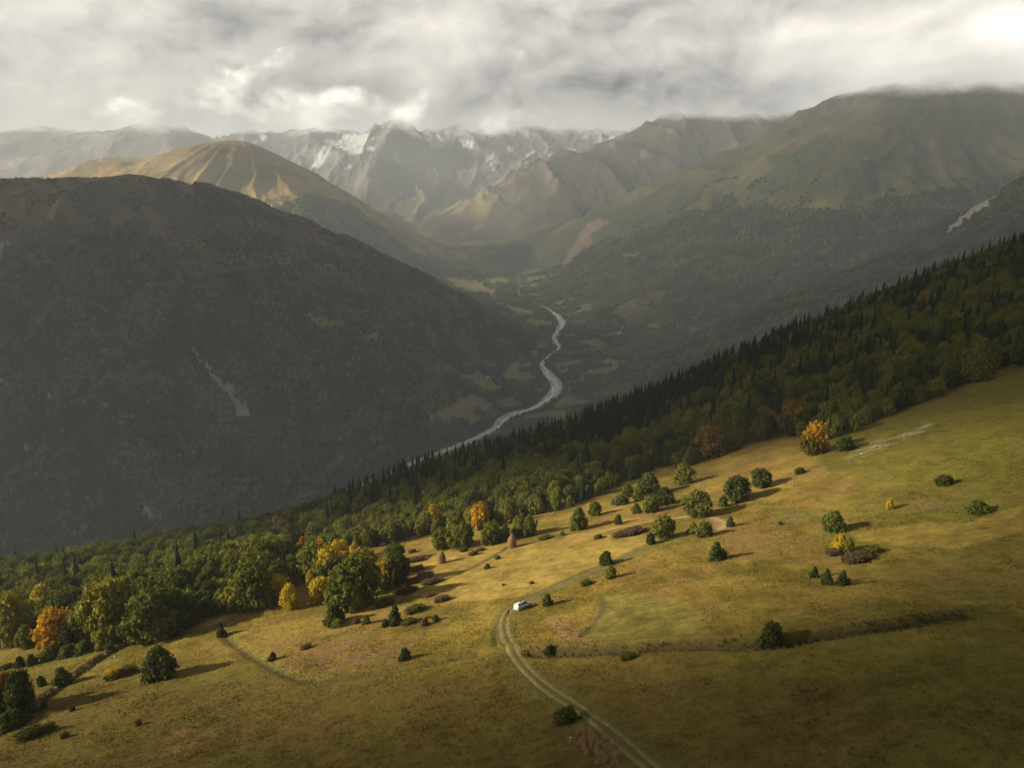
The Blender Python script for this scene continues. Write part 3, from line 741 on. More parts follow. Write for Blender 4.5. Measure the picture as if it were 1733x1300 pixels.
    # the cart track: two worn ruts with grass between
    d, sd, s = linedist(X, Y, TRACK)
    wn = .12 * c2 + .1 * fbm(s, s * 0, 6, 2, seed=219)
    rut = np.exp(-((np.abs(sd) - .74 + wn * 1.6) / (.24 + .1 * d2)) ** 2) * (d < 2.6)
    c = lerp(c, c3(.10, .095, .028), .7 * np.exp(-(d / 1.9) ** 4))
    bareness = np.clip(.72 + .75 * fbm(s, sd * 2, 9, 4, seed=218) - .2 * c2, .30, 1)
    c = lerp(c, lerp(EARTH, c3(.30, .24, .13), sstep(d2, -.3, .3)), np.clip(rut * bareness, 0, 1))
    verge = np.exp(-((np.abs(sd) - 2.3) / .7) ** 2) * (d < 4.5)
    c = lerp(c, c3(.115, .12, .03), verge * .5)
    d, sd, s = linedist(X, Y, TRACK2)
    wd = np.interp(s, [0, s.max() * .5, s.max() * .8, s.max()], [.9, 1.1, 1.9, 1.2])
    c = lerp(c, c3(.34, .24, .12) * (1 + .3 * c2[..., None]), .85 * np.exp(-((d + .25 * c2) / wd) ** 4))
    return c, None
def polydist_px(u, v, poly):
    d = np.full(np.shape(u), 400.0)
    P_ = np.array(poly)
    k = (u > P_[:, 0].min() - 40) & (u < P_[:, 0].max() + 40) & (v > P_[:, 1].min() - 40) & (v < P_[:, 1].max() + 40)
    d[k] = polydist(u[k], v[k], poly)
    return d

QUALITY = 1.0
na = int(740 * QUALITY)
az = np.radians(np.linspace(-58, 50, na))
r = [48.0]
while r[-1] < 1150:
    q = r[-1]; r.append(q + (max(.32, q * .0026) if q < 420 else 3.0 if q < 800 else 10.0) / QUALITY)
r = np.array(r)
RR, AA = np.meshgrid(r, az, indexing='ij')
XA, YA = RR * np.sin(AA), RR * np.cos(AA)
near = RR < 480
ZA = HA0(XA, YA)
ZA0 = ZA.copy()
ZA[near] += feat(XA[near], YA[near]) * sstep(RR[near], 480, 420)
colA = np.zeros(XA.shape + (3,)); colA[:] = DARKG
kn = int(near.sum(1).astype(bool).sum())
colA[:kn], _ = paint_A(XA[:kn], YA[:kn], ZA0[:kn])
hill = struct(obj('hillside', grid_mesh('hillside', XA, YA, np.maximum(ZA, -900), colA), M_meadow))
# the same hillside goes on behind and beside the camera
az2 = np.radians(np.linspace(50, 302, 90)); r2 = np.concatenate([np.linspace(0.0, 48, 6), np.geomspace(60, 2600, 40)])
RR, AA = np.meshgrid(r2, az2, indexing='ij')
X2, Y2 = RR * np.sin(AA), RR * np.cos(AA)
Z2 = np.clip(plane(X2, Y2), -700, 260) + .6 * fbm(X2, Y2, 40, 3, seed=21)
fr = sstep(AA, R(50), R(78)) * sstep(AA, R(302), R(274))
# meet the fan along its two sides
Ae = np.where(AA < np.pi, az[-1], az[0]); Zs = HA0(RR * np.sin(Ae), RR * np.cos(Ae))
Z2 = np.where(RR < 900, Zs * (1 - fr) + Z2 * fr, Z2)
c2_ = lerp(OLV, GOLD, sstep(fbm(X2, Y2, 60, 3, seed=204), -.3, .4))
struct(obj('upper_hillside', grid_mesh('upper_hillside', X2, Y2, np.maximum(Z2, -900), c2_), M_meadow))
RB, AB = np.meshgrid(np.linspace(0, 48, 14), az[::12].tolist() + [az[-1]], indexing='ij')
XB, YB = RB * np.sin(AB), RB * np.cos(AB)
struct(obj('lower_hillside', grid_mesh('lower_hillside', XB, YB, HA0(XB, YB), np.broadcast_to(OLV, XB.shape + (3,))), M_meadow))

# ------------------------------------------------------------------ the air, and an unseen cloud bank added beyond the left edge for its shade
hz_m = bpy.data.materials.new('valley_haze'); hz_m.use_nodes = True
hz_m.node_tree.nodes.clear(); t = NT(hz_m.node_tree)
hv = t.n('ShaderNodeVolumePrincipled')
hv.inputs['Color'].default_value = (.86, .925, 1.0, 1)
hv.inputs['Density'].default_value = 8.4e-5
hv.inputs['Anisotropy'].default_value = 0.0
ho = t.n('ShaderNodeOutputMaterial'); hz_m.node_tree.links.new(hv.outputs[0], ho.inputs['Volume'])
def boxmesh(name, x0, x1, y0, y1, z0, z1):
    v = [(x, y, z) for z in (z0, z1) for y in (y0, y1) for x in (x0, x1)]
    f = [(0, 2, 3, 1), (4, 5, 7, 6), (0, 1, 5, 4), (1, 3, 7, 5), (3, 2, 6, 7), (2, 0, 4, 6)]
    me = bpy.data.meshes.new(name); me.from_pydata(v, [], f); me.update(); return me
hz = obj('haze', boxmesh('haze', -12500, 12500, -3200, 14500, -1010, CLOUD_Z + 8), hz_m); hz['kind'] = 'stuff'

HOLES = [([(146, -500), (140, -150), (124, -100), (117, -62), (140, -28), (205, -8), (262, -38), (305, -100), (350, -160), (395, -215), (440, -290), (450, -500)], 18, 14),
         ([(4500, -1300), (4600, -800), (4900, -520), (5400, -440), (6700, -420), (6900, -1300)], 90, 90),
         ([(7250, -120), (7450, 130), (8100, 240), (9300, 200), (9900, -40), (9700, -420), (8600, -420)], 100, 120),
         ([(8800, -680), (8900, -380), (9700, -330), (10100, -480), (9900, -700)], 100, 120)]  # gaps drawn in the added bank where the ground should catch sun
def axis_pts(segs):
    o = []
    for a, b, st in segs: o += list(np.arange(a, b, st))
    return np.array(o + [segs[-1][1]], float)
q1 = axis_pts([(-2600, 0, 200), (0, 520, 8), (520, 1200, 60), (1200, 4400, 160), (4400, 9975, 75), (9975, 10100, 60)])
q2 = axis_pts([(-1500, -560, 75), (-560, 60, 8), (60, 800, 50), (800, 2200, 140)])
Q2, Q1 = np.meshgrid(q2, q1)
T = np.full(Q1.shape, 1.0)
for poly, soft, wob in HOLES:
    d = polydist(Q1 + wob * fbm(Q1, Q2, wob * 5, 3, seed=301), Q2 + wob * fbm(Q1, Q2, wob * 5, 3, seed=302), poly)
    T = np.minimum(T, sstep(d, -soft * .6, soft * 1.6))
T = T * (420 + 260 * fbm(Q1, Q2, 900, 4, seed=303))
edge = np.minimum.reduce([sstep(Q1, -2600, -1900), sstep(Q1, 10000, 9000), sstep(Q2, -1500, -1300), sstep(Q2, 2200, 1800)])
T = T * edge * np.interp(Q1, [450, 900, 2700, 3400, 4200, 10000], [1, .9, .66, .44, .22, .11])
DIST = 7600.0
hvec = np.array([math.sin(SUN_B), math.cos(SUN_B), 0]); wvec = np.cross(hvec, L); wvec = wvec if wvec[2] > 0 else -wvec
bulge = 260 * fbm(Q1, Q2, 700, 5, seed=304)
def bank(T, sgn):
    Dd = DIST + bulge + sgn * T * .5
    return Q1[..., None] * hvec + Q2[..., None] * wvec + Dd[..., None] * L
Pf, Pb = bank(T, -1), bank(T, 1)
n_r, n_c = Q1.shape
idx = np.arange(n_r * n_c).reshape(n_r, n_c)
keep = (T[:-1, :-1] > 1) | (T[:-1, 1:] > 1) | (T[1:, 1:] > 1) | (T[1:, :-1] > 1)
qa = np.stack([idx[:-1, :-1], idx[1:, :-1], idx[1:, 1:], idx[:-1, 1:]], -1)[keep]
# rim vertices are shared so that the bank is one closed body
back = idx + n_r * n_c
rim = T <= 1
Pb[rim] = Pf[rim]
backi = np.where(rim, idx, back)
qb = np.stack([backi[:-1, :-1], backi[:-1, 1:], backi[1:, 1:], backi[1:, :-1]], -1)[keep]
me = bpy.data.meshes.new('unseen_shade_cloud')
allv = np.concatenate([Pf.reshape(-1, 3), Pb.reshape(-1, 3)])
qq = np.concatenate([qa, qb]); us = np.unique(qq); rm = np.full(len(allv), -1); rm[us] = np.arange(len(us))
me.from_pydata(allv[us].tolist(), [], rm[qq].tolist()); me.update()
cl_m = bpy.data.materials.new('cloud'); cl_m.use_nodes = True; cl_m.node_tree.nodes.clear(); t = NT(cl_m.node_tree)
cv = t.n('ShaderNodeVolumePrincipled'); cv.inputs['Color'].default_value = (1, 1, 1, 1); cv.inputs['Density'].default_value = .009
co = t.n('ShaderNodeOutputMaterial'); cl_m.node_tree.links.new(cv.outputs[0], co.inputs['Volume'])
cb = obj('unseen_shade_cloud', me, cl_m); cb['kind'] = 'stuff'

# ------------------------------------------------------------------ foliage materials
def leaf_mat(name, stuff=False, needle=False):
    m = bpy.data.materials.new(name); m.use_nodes = True; m.node_tree.nodes.clear(); t = NT(m.node_tree)
    if stuff:
        base = t.attr('tint', 'INSTANCER').outputs['Color']; aut = None
    else:
        oi = t.n('ShaderNodeObjectInfo'); base = oi.outputs['Color']
        aut = t.attr('["autumn"]', 'OBJECT').outputs['Fac'] ; autc = t.attr('["autumn_tint"]', 'OBJECT').outputs['Vector']
    var = t.attr('leafvar').outputs['Color']
    sv = t.n('ShaderNodeSeparateColor'); t.put(sv.inputs[0], var)
    col = base
    if aut is not None:
        tc = t.n('ShaderNodeTexCoord').outputs['Object']
        z = t.n('ShaderNodeSeparateXYZ'); t.put(z.inputs[0], tc)
        k = t.ss(t.m('ADD', t.m('ADD', z.outputs[2], t.m('MULTIPLY', z.outputs[0], -.35)), t.m('MULTIPLY', t.m('SUBTRACT', t.noise(tc, 3.2, 3, .6), .5), 1.1)), .30, .75)
        f = t.m('MULTIPLY', t.m('MINIMUM', t.m('ADD', t.m('MULTIPLY', k, 1.0), t.m('SUBTRACT', t.m('MULTIPLY', aut, 2.0), 1.0)), 1.0), t.m('GREATER_THAN', aut, 0.01), clamp=True)
        col = t.mix(f, base, autc)
    f = t.m('ADD', .55, t.m('MULTIPLY', sv.outputs[0], .9))
    col = t.vm('SCALE', col, sc=f)
    warm = t.vm('MULTIPLY', col, (1.22, 1.05, .75))
    col = t.mix(t.ss(sv.outputs[1], .55, 1.0, 0, .4), col, warm)
    d = t.n('ShaderNodeBsdfDiffuse'); t.put(d.inputs['Color'], col)
    tr = t.n('ShaderNodeBsdfTranslucent'); t.put(tr.inputs['Color'], t.vm('MULTIPLY', col, (1.1, 1.1, .6)))
    mx = t.n('ShaderNodeMixShader'); mx.inputs[0].default_value = .06 if needle else .22
    m.node_tree.links.new(d.outputs[0], mx.inputs[1]); m.node_tree.links.new(tr.outputs[0], mx.inputs[2])
    o = t.n('ShaderNodeOutputMaterial'); m.node_tree.links.new(mx.outputs[0], o.inputs['Surface'])
    return m
M_leaf = leaf_mat('foliage'); M_leaf_s = leaf_mat('wood_foliage', True)
M_needle = leaf_mat('needles', needle=True); M_needle_s = leaf_mat('wood_needles', True, True)
def plain_mat(name, col, rough=.9, spec=.1, nscale=0, amt=.4, metallic=0, bump=0):
    m = bpy.data.materials.new(name); m.use_nodes = True; t = NT(m.node_tree); b = m.node_tree.nodes['Principled BSDF']
    b.inputs['Roughness'].default_value = rough; b.inputs['Specular IOR Level'].default_value = spec; b.inputs['Metallic'].default_value = metallic
    if nscale:
        tc = t.n('ShaderNodeTexCoord').outputs['Object']
        n = t.noise(tc, nscale, 5, .65)
        t.put(b.inputs['Base Color'], t.vm('SCALE', (*col,), sc=t.m('ADD', 1 - amt * .5, t.m('MULTIPLY', n, amt))))
        if bump:
            bn = t.n('ShaderNodeBump'); bn.inputs['Strength'].default_value = bump; bn.inputs['Distance'].default_value = .05
            t.put(bn.inputs['Height'], n); t.put(b.inputs['Normal'], bn.outputs[0])
    else: b.inputs['Base Color'].default_value = (*col, 1)
    return m
M_bark = plain_mat('bark', (.085, .07, .055), nscale=6)
M_birch = plain_mat('pale_bark', (.30, .28, .25), nscale=5)

# ------------------------------------------------------------------ crowns
def soup(name, V, F, var=None, mats=()):
    """mesh from vertex and quad or triangle arrays, with a random value per face"""
    me = bpy.data.meshes.new(name)
    V = np.asarray(V, np.float32)
    me.vertices.add(len(V)); me.vertices.foreach_set('co', V.ravel())
    li = np.concatenate([np.asarray(f, np.int32).ravel() for f in F]); n = sum(len(f) for f in F)
    st = []; c = 0
    for f in F:
        k = np.asarray(f).shape[1]; st.append(np.arange(len(f)) * k + c); c += len(f) * k
    me.loops.add(len(li)); me.loops.foreach_set('vertex_index', li)
    me.polygons.add(n); me.polygons.foreach_set('loop_start', np.concatenate(st).astype(np.int32))
    if var is not None:
        a = me.attributes.new('leafvar', 'FLOAT_COLOR', 'POINT'); c4 = np.ones((len(V), 4), np.float32); c4[:, :var.shape[1]] = var
        a.data.foreach_set('color', c4.ravel())
    me.update(); me.validate()
    for m in mats: me.materials.append(m)
    return me
def ico(sub):
    bm = bmesh.new(); bmesh.ops.create_icosphere(bm, subdivisions=sub, radius=1.0)
    v = np.array([q.co[:] for q in bm.verts]); f = np.array([[q.index for q in p.verts] for p in bm.faces]); bm.free()
    return v, f
ICO1, ICO2, ICO3 = ico(1), ico(2), ico(3)
def unit(n): return n / (np.linalg.norm(n, axis=-1, keepdims=True) + 1e-9)
def leaves(P, N, size, r, jitter=.6, asp=1.5):
    """leaf sprays: bent quads at P facing roughly N"""
    n = len(P)
    N = unit(N + jitter * r.normal(size=(n, 3)))
    T = unit(np.cross(N, r.normal(size=(n, 3)))); B = np.cross(N, T)
    s = size * (.6 + .8 * r.random((n, 1)))
    a = T * s * asp; b = B * s * .8
    bend = N * s * .35
    V = np.stack([P - a - bend, P + b, P + a - bend, P - b], 1).reshape(-1, 3)
    F = np.arange(4 * n).reshape(n, 4)
    return V, F
def crown(seed, clumps, nleaf, leaf, shape, low=.18, cr=.30, hull=.86):
    """a crown one unit high and wide; its base stands at z = 0. shape(h) gives the half width at height h"""
    r = np.random.default_rng(seed)
    VV, FQ, FT, var = [], [], [], []; off = 0
    cs = []; ph = r.random(4) * 6.28
    for i in range(clumps):
        h = low + (1 - low) * ((i + r.random()) / clumps)
        rad = shape(h)
        ang = i * 2.39996 + r.random() * .9
        rr = rad * (.42 + .56 * math.sqrt(r.random())) * (1 + .20 * math.sin(2 * ang + ph[0] + 3 * h) + .16 * math.sin(3 * ang + ph[1] - 4 * h))
        k = cr * (.50 + .85 * r.random() ** 1.5) * min(1.0, .45 + rad * 1.25)
        h2 = min(h, 1 - k * .75); h2 = max(h2, k * .55)
        cs.append((rr * math.cos(ang), rr * math.sin(ang), h2, k))
    for h in np.linspace(low + .1, .82, 4): cs.append((0, 0, h, max(.12, shape(h) * .8)))
    C = np.array(cs)
    for j, (cx, cy_, cz, k) in enumerate(cs):
        tone = r.random()
        v, f = ICO2
        d = 1 + .22 * perlin(v[:, 0] * 1.9 + j * 3, v[:, 1] * 1.9 + v[:, 2] * 1.7, seed) 
        hv = v * d[:, None] * k * hull * np.array([1, 1, .82]) + (cx, cy_, cz)
        hv[:, 2] = np.maximum(hv[:, 2], .01)
        VV.append(hv); FT.append(f + off); off += len(v)
        var.append(np.stack([np.full(len(v), .08 + .22 * tone), np.full(len(v), tone)], -1))
        n = int(nleaf * (k / cr) ** 2)
        nd = unit(r.normal(size=(n, 3))); 
        P = nd * k * (.80 + .62 * r.random((n, 1)) ** 1.6) * np.array([1, 1, .85]) + (cx, cy_, cz)
        # leaves buried in a neighbouring clump are left out
        dd = np.linalg.norm((P[:, None, :] - C[None, :, :3]) / np.array([1, 1, .85]), axis=-1) / C[None, :, 3]
        dd[:, j] = 9
        ok = (dd.min(1) > .78) & (P[:, 2] > .015)
        P, nd = P[ok], nd[ok]
        if not len(P): continue
        v, q = leaves(P, unit(nd + (0, 0, .25)), leaf, r, .8)
        VV.append(v); FQ.append(q + off); off += len(v)
        a = np.repeat(np.clip(.30 + .45 * tone + .45 * (r.random(len(P)) - .5) + 0 * P[:, 2], 0, 1), 4); b_ = np.repeat(np.clip(.55 * tone + .5 * r.random(len(P)), 0, 1), 4)
        var.append(np.stack([a, b_], -1))
    return np.concatenate(VV), [np.concatenate(FQ), np.concatenate(FT)], np.concatenate(var)
def ell(top=.5, belly=.42, p=.62): 
    return lambda h: .5 * max(0.05, math.sin(math.pi * min(1, max(0, h)) ** p)) ** .75
def shape_round(h): return .5 * max(.08, 1 - abs((h - .46) / .60) ** 2.4)
def shape_tall(h): return .5 * max(.08, 1 - abs((h - .42) / .62) ** 2.0)
def shape_cone(h): return .5 * max(.06, 1.0 - h) ** .8 * (1 if h > .12 else .8)
def shape_bush(h): return .5 * max(.1, 1 - max(0, h - .12) ** 1.7)
CROWN = {}
def reg(kind, i, V, F, var, mat, mat_s):
    me = soup('%s_crown' % kind, V, F, var, [mat]); CROWN.setdefault(kind, []).append((me, (V, F, var, mat_s)))
for i in range(5): reg('round', i, *crown(20 + i, 58, 52, .031, shape_round, .08, .145, .74), M_leaf, M_leaf_s)
for i in range(4): reg('tall', i, *crown(40 + i, 52, 48, .029, shape_tall, .08, .135, .74), M_leaf, M_leaf_s)
for i in range(4): reg('bush', i, *crown(60 + i, 36, 64, .044, shape_bush, .05, .165, .66), M_leaf, M_leaf_s)
for i in range(3): reg('low', i, *crown(80 + i, 26, 60, .042, lambda h: .5, .05, .12, .55), M_leaf, M_leaf_s)
for i in range(3): reg('pine', i, *crown(90 + i, 24, 90, .036, shape_cone, .08, .19), M_needle, M_needle_s)
def spruce(seed, tiers=17, per=11):
    r = np.random.default_rng(seed); V, F, var = [], [], []; off = 0
    for i in range(tiers):
        h = .10 + .88 * (i / (tiers - 1)) ** .92
        rad = .5 * (1 - h) ** .82 * (.85 + .3 * r.random()) + .018
        n = max(5, int(per * (1.1 - h * .6)))
        for k in range(n):
            a = (k + r.random() * .7) / n * 2 * math.pi + i
            L_ = rad * (.72 + .45 * r.random()); d = np.array([math.cos(a), math.sin(a), 0]); s = np.array([-d[1], d[0], 0])
            z0 = h + .015; dr = .10 * L_ / .5 + .045 * r.random(); wd = L_ * .30 + .02
            p = [d * .01 + (0, 0, z0), d * L_ * .55 + s * wd + (0, 0, z0 - dr * .55), d * L_ + (0, 0, z0 - dr), d * L_ * .55 - s * wd + (0, 0, z0 - dr * .55), d * L_ * .6 + (0, 0, z0 - dr * .2 + .012)]
            V += p; F += [(off, off + 1, off + 4), (off + 1, off + 2, off + 4), (off + 2, off + 3, off + 4), (off + 3, off, off + 4)]
            q = r.random(); var += [(.25 + .5 * q, .3 * q)] * 5; off += 5
    # dark core
    m = 9
    for k in range(m):
        a = 2 * math.pi * k / m; V.append((.20 * math.cos(a), .20 * math.sin(a), .08)); var.append((.1, 0))
    V.append((0, 0, .97)); var.append((.3, 0))
    F += [(off + k, off + (k + 1) % m, off + m) for k in range(m)]
    return np.array(V), [np.array(F)], np.array(var)
for i in range(4): reg('spruce', i, *spruce(120 + i), M_needle, M_needle_s)
def trunk_mesh(name, r0, r1, h, mat, limbs=4, seed=0, lean=.02):
    r = np.random.default_rng(seed); V, F = [], []
    def limb(p0, p1, a, b, seg=6):
        p0, p1 = np.array(p0, float), np.array(p1, float); d = p1 - p0; d /= np.linalg.norm(d)
        x = np.cross(d, (0.3, 1, .2)); x /= np.linalg.norm(x); y = np.cross(d, x); o = len(V)
        mid = (p0 + p1) / 2 + x * np.linalg.norm(p1 - p0) * .05
        for c, rad in ((p0, a), (mid, (a + b) / 2), (p1, b)):
            for k in range(seg):
                t_ = 2 * math.pi * k / seg; V.append(c + rad * (math.cos(t_) * x + math.sin(t_) * y))
        for j in range(2):
            for k in range(seg): F.append((o + j * seg + k, o + j * seg + (k + 1) % seg, o + (j + 1) * seg + (k + 1) % seg, o + (j + 1) * seg + k))
    limb((0, 0, -.05), (lean, 0, h), r0, r1)
    for i in range(limbs):
        a = i * 2.4 + r.random(); z = h * (.35 + .5 * r.random())
        limb((lean * z / h, 0, z), (.24 * math.cos(a), .24 * math.sin(a), z + .22), r1 * 1.1, r1 * .4, 5)
    return soup(name, np.array(V), [np.array(F)], None, [mat])
TRUNK = [trunk_mesh('trunk', .028, .012, .72, M_bark, 4, s) for s in range(3)]
TRUNK_S = [trunk_mesh('trunk', .035, .008, .93, M_bark, 0, 9)]
STEM = [trunk_mesh('stem', .030, .016, .45, M_bark, 3, s + 20) for s in range(2)]

# ------------------------------------------------------------------ tints (albedo)
T_DARK = (.062, .072, .020); T_BEECH = (.112, .126, .026); T_OLIVE = (.148, .152, .030); T_LIGHT = (.175, .178, .035); T_BROWN = (.135, .110, .035)
T_BLUE = (.080, .090, .032); T_NEED = (.018, .030, .015); T_PINE = (.052, .070, .026); T_YEL = (.45, .32, .025); T_ORA = (.50, .28, .02); T_RED = (.42, .16, .03); T_PURP = (.145, .098, .06); T_GREY = (.10, .10, .055)
def vary(c, r=.12):
    k = 1 + r * (2 * random.random() - 1); return (c[0] * k * (1 + r * .6 * (random.random() - .5)), c[1] * k, c[2] * k)
def plant(name, kind, p, h, wd, tint, autumn=0.0, aut_t=T_YEL, tall=None):
    """an upright plant of its own: an Empty at its foot with trunk and crown, or one mesh when it is low"""
    me = random.choice(CROWN[kind])[0]
    low = kind in ('low', 'bush')
    if low:
        o = obj(name, me); crown_o = o
    else:
        o = obj(name, None); crown_o = None
    o.location = p; o.rotation_euler = (random.uniform(-.04, .04), random.uniform(-.04, .04), random.uniform(0, 6.28))
    o.scale = (wd, wd * random.uniform(.9, 1.1), h)
    if not low:
        crown_o = obj('crown', me, None, o)
        tm = random.choice(TRUNK_S if kind == 'spruce' else TRUNK)
        obj('trunk', tm, None, o)
    crown_o.color = (*tint, 1)
    if autumn > 0:
        crown_o['autumn'] = float(autumn); crown_o['autumn_tint'] = [float(q) for q in aut_t]
    return o

# ------------------------------------------------------------------ instanced masses (kind = stuff)
def gn_scatter(name, protos, P, S, rot, idx, tint):
    """one object that scatters prototypes over points; P (n, 3), S (n, 3), tint (n, 3)"""
    coll = bpy.data.collections.new(name + ' pieces')
    for i, (V, F, var, mat) in enumerate(protos):
        me = soup('%s_piece' % name, V, F, var, [mat])
        o = bpy.data.objects.new('%s_piece_%02d' % (name, i), me); coll.objects.link(o)
    me = bpy.data.meshes.new(name)
    n = len(P)
    me.vertices.add(n); me.vertices.foreach_set('co', np.asarray(P, np.float32).ravel())
    a = me.attributes.new('size', 'FLOAT_VECTOR', 'POINT'); a.data.foreach_set('vector', np.asarray(S, np.float32).ravel())
    a = me.attributes.new('turn', 'FLOAT_VECTOR', 'POINT'); rv = np.zeros((n, 3), np.float32); rv[:, 2] = rot; a.data.foreach_set('vector', rv.ravel())
    a = me.attributes.new('pick', 'INT', 'POINT'); a.data.foreach_set('value', np.asarray(idx, np.int32))
    a = me.attributes.new('tint', 'FLOAT_COLOR', 'POINT'); c4 = np.ones((n, 4), np.float32); c4[:, :3] = tint; a.data.foreach_set('color', c4.ravel())
    me.update()
    o = obj(name, me)
    g = bpy.data.node_groups.new(name, 'GeometryNodeTree')
    g.interface.new_socket('Geometry', in_out='INPUT', socket_type='NodeSocketGeometry'); g.interface.new_socket('Geometry', in_out='OUTPUT', socket_type='NodeSocketGeometry')
    gi = g.nodes.new('NodeGroupInput'); go = g.nodes.new('NodeGroupOutput')
    ip = g.nodes.new('GeometryNodeInstanceOnPoints'); ci = g.nodes.new('GeometryNodeCollectionInfo')
    ci.inputs['Collection'].default_value = coll; ci.inputs['Separate Children'].default_value = True; ci.inputs['Reset Children'].default_value = True
    ip.inputs['Pick Instance'].default_value = True
    def na_(nm, ty):
        q = g.nodes.new('GeometryNodeInputNamedAttribute'); q.data_type = ty; q.inputs['Name'].default_value = nm
        return [s for s in q.outputs if s.enabled and s.name == 'Attribute'][0]
    g.links.new(gi.outputs[0], ip.inputs['Points']); g.links.new(ci.outputs[0], ip.inputs['Instance'])
    g.links.new(na_('pick', 'INT'), ip.inputs['Instance Index']); g.links.new(na_('turn', 'FLOAT_VECTOR'), ip.inputs['Rotation']); g.links.new(na_('size', 'FLOAT_VECTOR'), ip.inputs['Scale'])
    g.links.new(ip.outputs[0], go.inputs[0])
    md = o.modifiers.new('scatter', 'NODES'); md.node_group = g
    o['kind'] = 'stuff'
    return o

# far trees: small lumpy crowns and narrow cones
def far_round(seed):
    v, f = ICO2; r = np.random.default_rng(seed)
    d = 1 + .38 * perlin(v[:, 0] * 1.8 + seed * 5, v[:, 1] * 1.8 + v[:, 2] * 2.1, seed) + .12 * r.random(len(v))
    V = v * d[:, None] * (.5, .5, .42) + (0, 0, .56)
    return V, [f], np.stack([.35 + .3 * r.random(len(v)), r.random(len(v))], -1), M_leaf_s
def far_cone(seed):
    r = np.random.default_rng(seed); V, F = [], []
    n = 8
    for i in range(5):
        h = .06 + .17 * i; rad = .5 * (1 - h) ** .9; o = len(V)
        for k in range(n):
            a = 2 * math.pi * (k + .5 * (i % 2)) / n; q = rad * (.8 + .4 * r.random()); V.append((q * math.cos(a), q * math.sin(a), h - .03 * r.random()))
        V.append((0, 0, min(1.0, h + .34)))
        F += [(o + k, o + (k + 1) % n, o + n) for k in range(n)]
    V = np.array(V); return V, [np.array(F)], np.stack([.3 + .3 * r.random(len(V)), .2 * r.random(len(V))], -1), M_needle_s
FARP = [far_round(i) for i in range(4)] + [far_cone(10 + i) for i in range(3)]
def far_forest(name, Hs, own, paint, xr, yr, step, hgt, con, keepf=None, tintf=None, scrub=None):
    """crowns over the wooded part of a slope; own: its height surface, Hs: the surfaces that may hide it"""
    gx, gy = np.meshgrid(np.arange(*xr, step), np.arange(*yr, step))
    x = (gx + rng.uniform(-.5, .5, gx.shape) * step * 1.1).ravel(); y = (gy + rng.uniform(-.5, .5, gx.shape) * step * 1.1).ravel()
    k = (x / y < .76) & (x / y > -.9)
    x, y = x[k], y[k]
    z = own(x, y)
    u, v = proj(x, y, z)
    k = (z > floor_z(y) - 150) & (v > 150) & (v < 1100)
    for H in Hs: k &= H(x, y) < z + 6
    x, y, z = x[k], y[k], z[k]
    # left out where the near hillside or the slope itself hides them
    vis = np.ones(len(x), bool)
    d = np.hypot(x, y)
    s = np.arange(450., 700., 50.)
    for q in s:
        vis &= HA0(x / d * q, y / d * q) < z * q / d + 30
    for f in np.linspace(.80, .985, 14):
        vis &= own(x * f, y * f) < z * f + 28
    x, y, z = x[vis], y[vis], z[vis]
    u0, v0 = proj(x, y, z)
    c, bare = paint(x[None], y[None], z[None]); bare = bare[0]
    k = ~bare | (scrub(x, y, u0, v0) if scrub is not None else False)
    if keepf is not None: k &= keepf(x, y, z)
    low_ = bare[k]; x, y, z = x[k], y[k], z[k]; n = len(x)
    cm = con(x, y, z); isc = rng.random(n) < cm
    idx = np.where(isc, 4 + rng.integers(0, 3, n), rng.integers(0, 4, n))
    hs = hgt * (.65 + .7 * rng.random(n)) * np.where(low_, .62, 1.0); wd = np.where(isc, hs * (.30 + .1 * rng.random(n)), hs * (.55 + .3 * rng.random(n)))
    br = fbm(x, y, 160, 3, seed=401)
    tint = lerp(np.array((.024, .038, .014)), np.array((.085, .105, .032)), sstep(br + .55 * fbm(x, y, 55, 3, seed=402) + .5 * (rng.random(n) - .5), -.25, .35))
    tint = np.where(isc[:, None], np.array(T_NEED) * 1.25, tint) * (.75 + .5 * rng.random(n))[:, None]
    a = rng.random(n)
    tint = np.where(((a < .006) & ~isc)[:, None], np.array((.19, .13, .03)), tint)
    if tintf is not None: tint = tintf(x, y, z, tint, isc)
    S = np.stack([wd, wd, hs], -1)
    o = gn_scatter(name, FARP, np.stack([x, y, z - .06 * hs], -1), S, rng.random(n) * 6.28, idx, tint)
    return o
def con_B(x, y, z):
    u, v = proj(x, y, z); return np.clip(.12 + .5 * sstep(fbm(x, y, 240, 3, seed=411), .0, .35) + .25 * sstep(v, 600, 850), 0, .8)
def tint_B(x, y, z, t, isc):
    u, v = proj(x, y, z)
    k = (v < 470) & (fbm(x, y, 90, 3, seed=412) + .25 * fbm(x, y, 30, 2, seed=413) > .17) & ~isc & (u < 620) & (v < 400 + u * .13)
    t = np.where(k[:, None] & (rng.random(len(x)) < .6)[:, None], lerp(np.array((.13, .085, .03)), np.array((.24, .12, .03)), rng.random(len(x))), t)
    return t
def keep_B(x, y, z):
    return np.ones(len(x), bool)
far_forest('ridge_forest', [HD], HB, paint_B, (-2900, 500), (1500, 3700), 9.0, 17.0, con_B, None, tint_B,
           lambda x, y, u, v: (v < 480) & (v > 304) & (fbm(x, y, 110, 4, seed=421) > .02) & (rng.random(len(x)) < .8))
far_forest('valley_trees', [HB, HE], HD, paint_D, (-700, 800), (1700, 5600), 8.0, 9.5, lambda x, y, z: np.full(len(x), .12))
far_forest('mountainside_forest', [HD, HJ], HE, paint_E, (-100, 4200), (2400, 5600), 12.5, 18.0, lambda x, y, z: np.clip(.15 + .6 * sstep(fbm(x, y, 330, 3, seed=415), .0, .3), 0, .8), None, None,
           lambda x, y, u, v: (v > 300) & (fbm(x, y, 130, 4, seed=422) > .16))
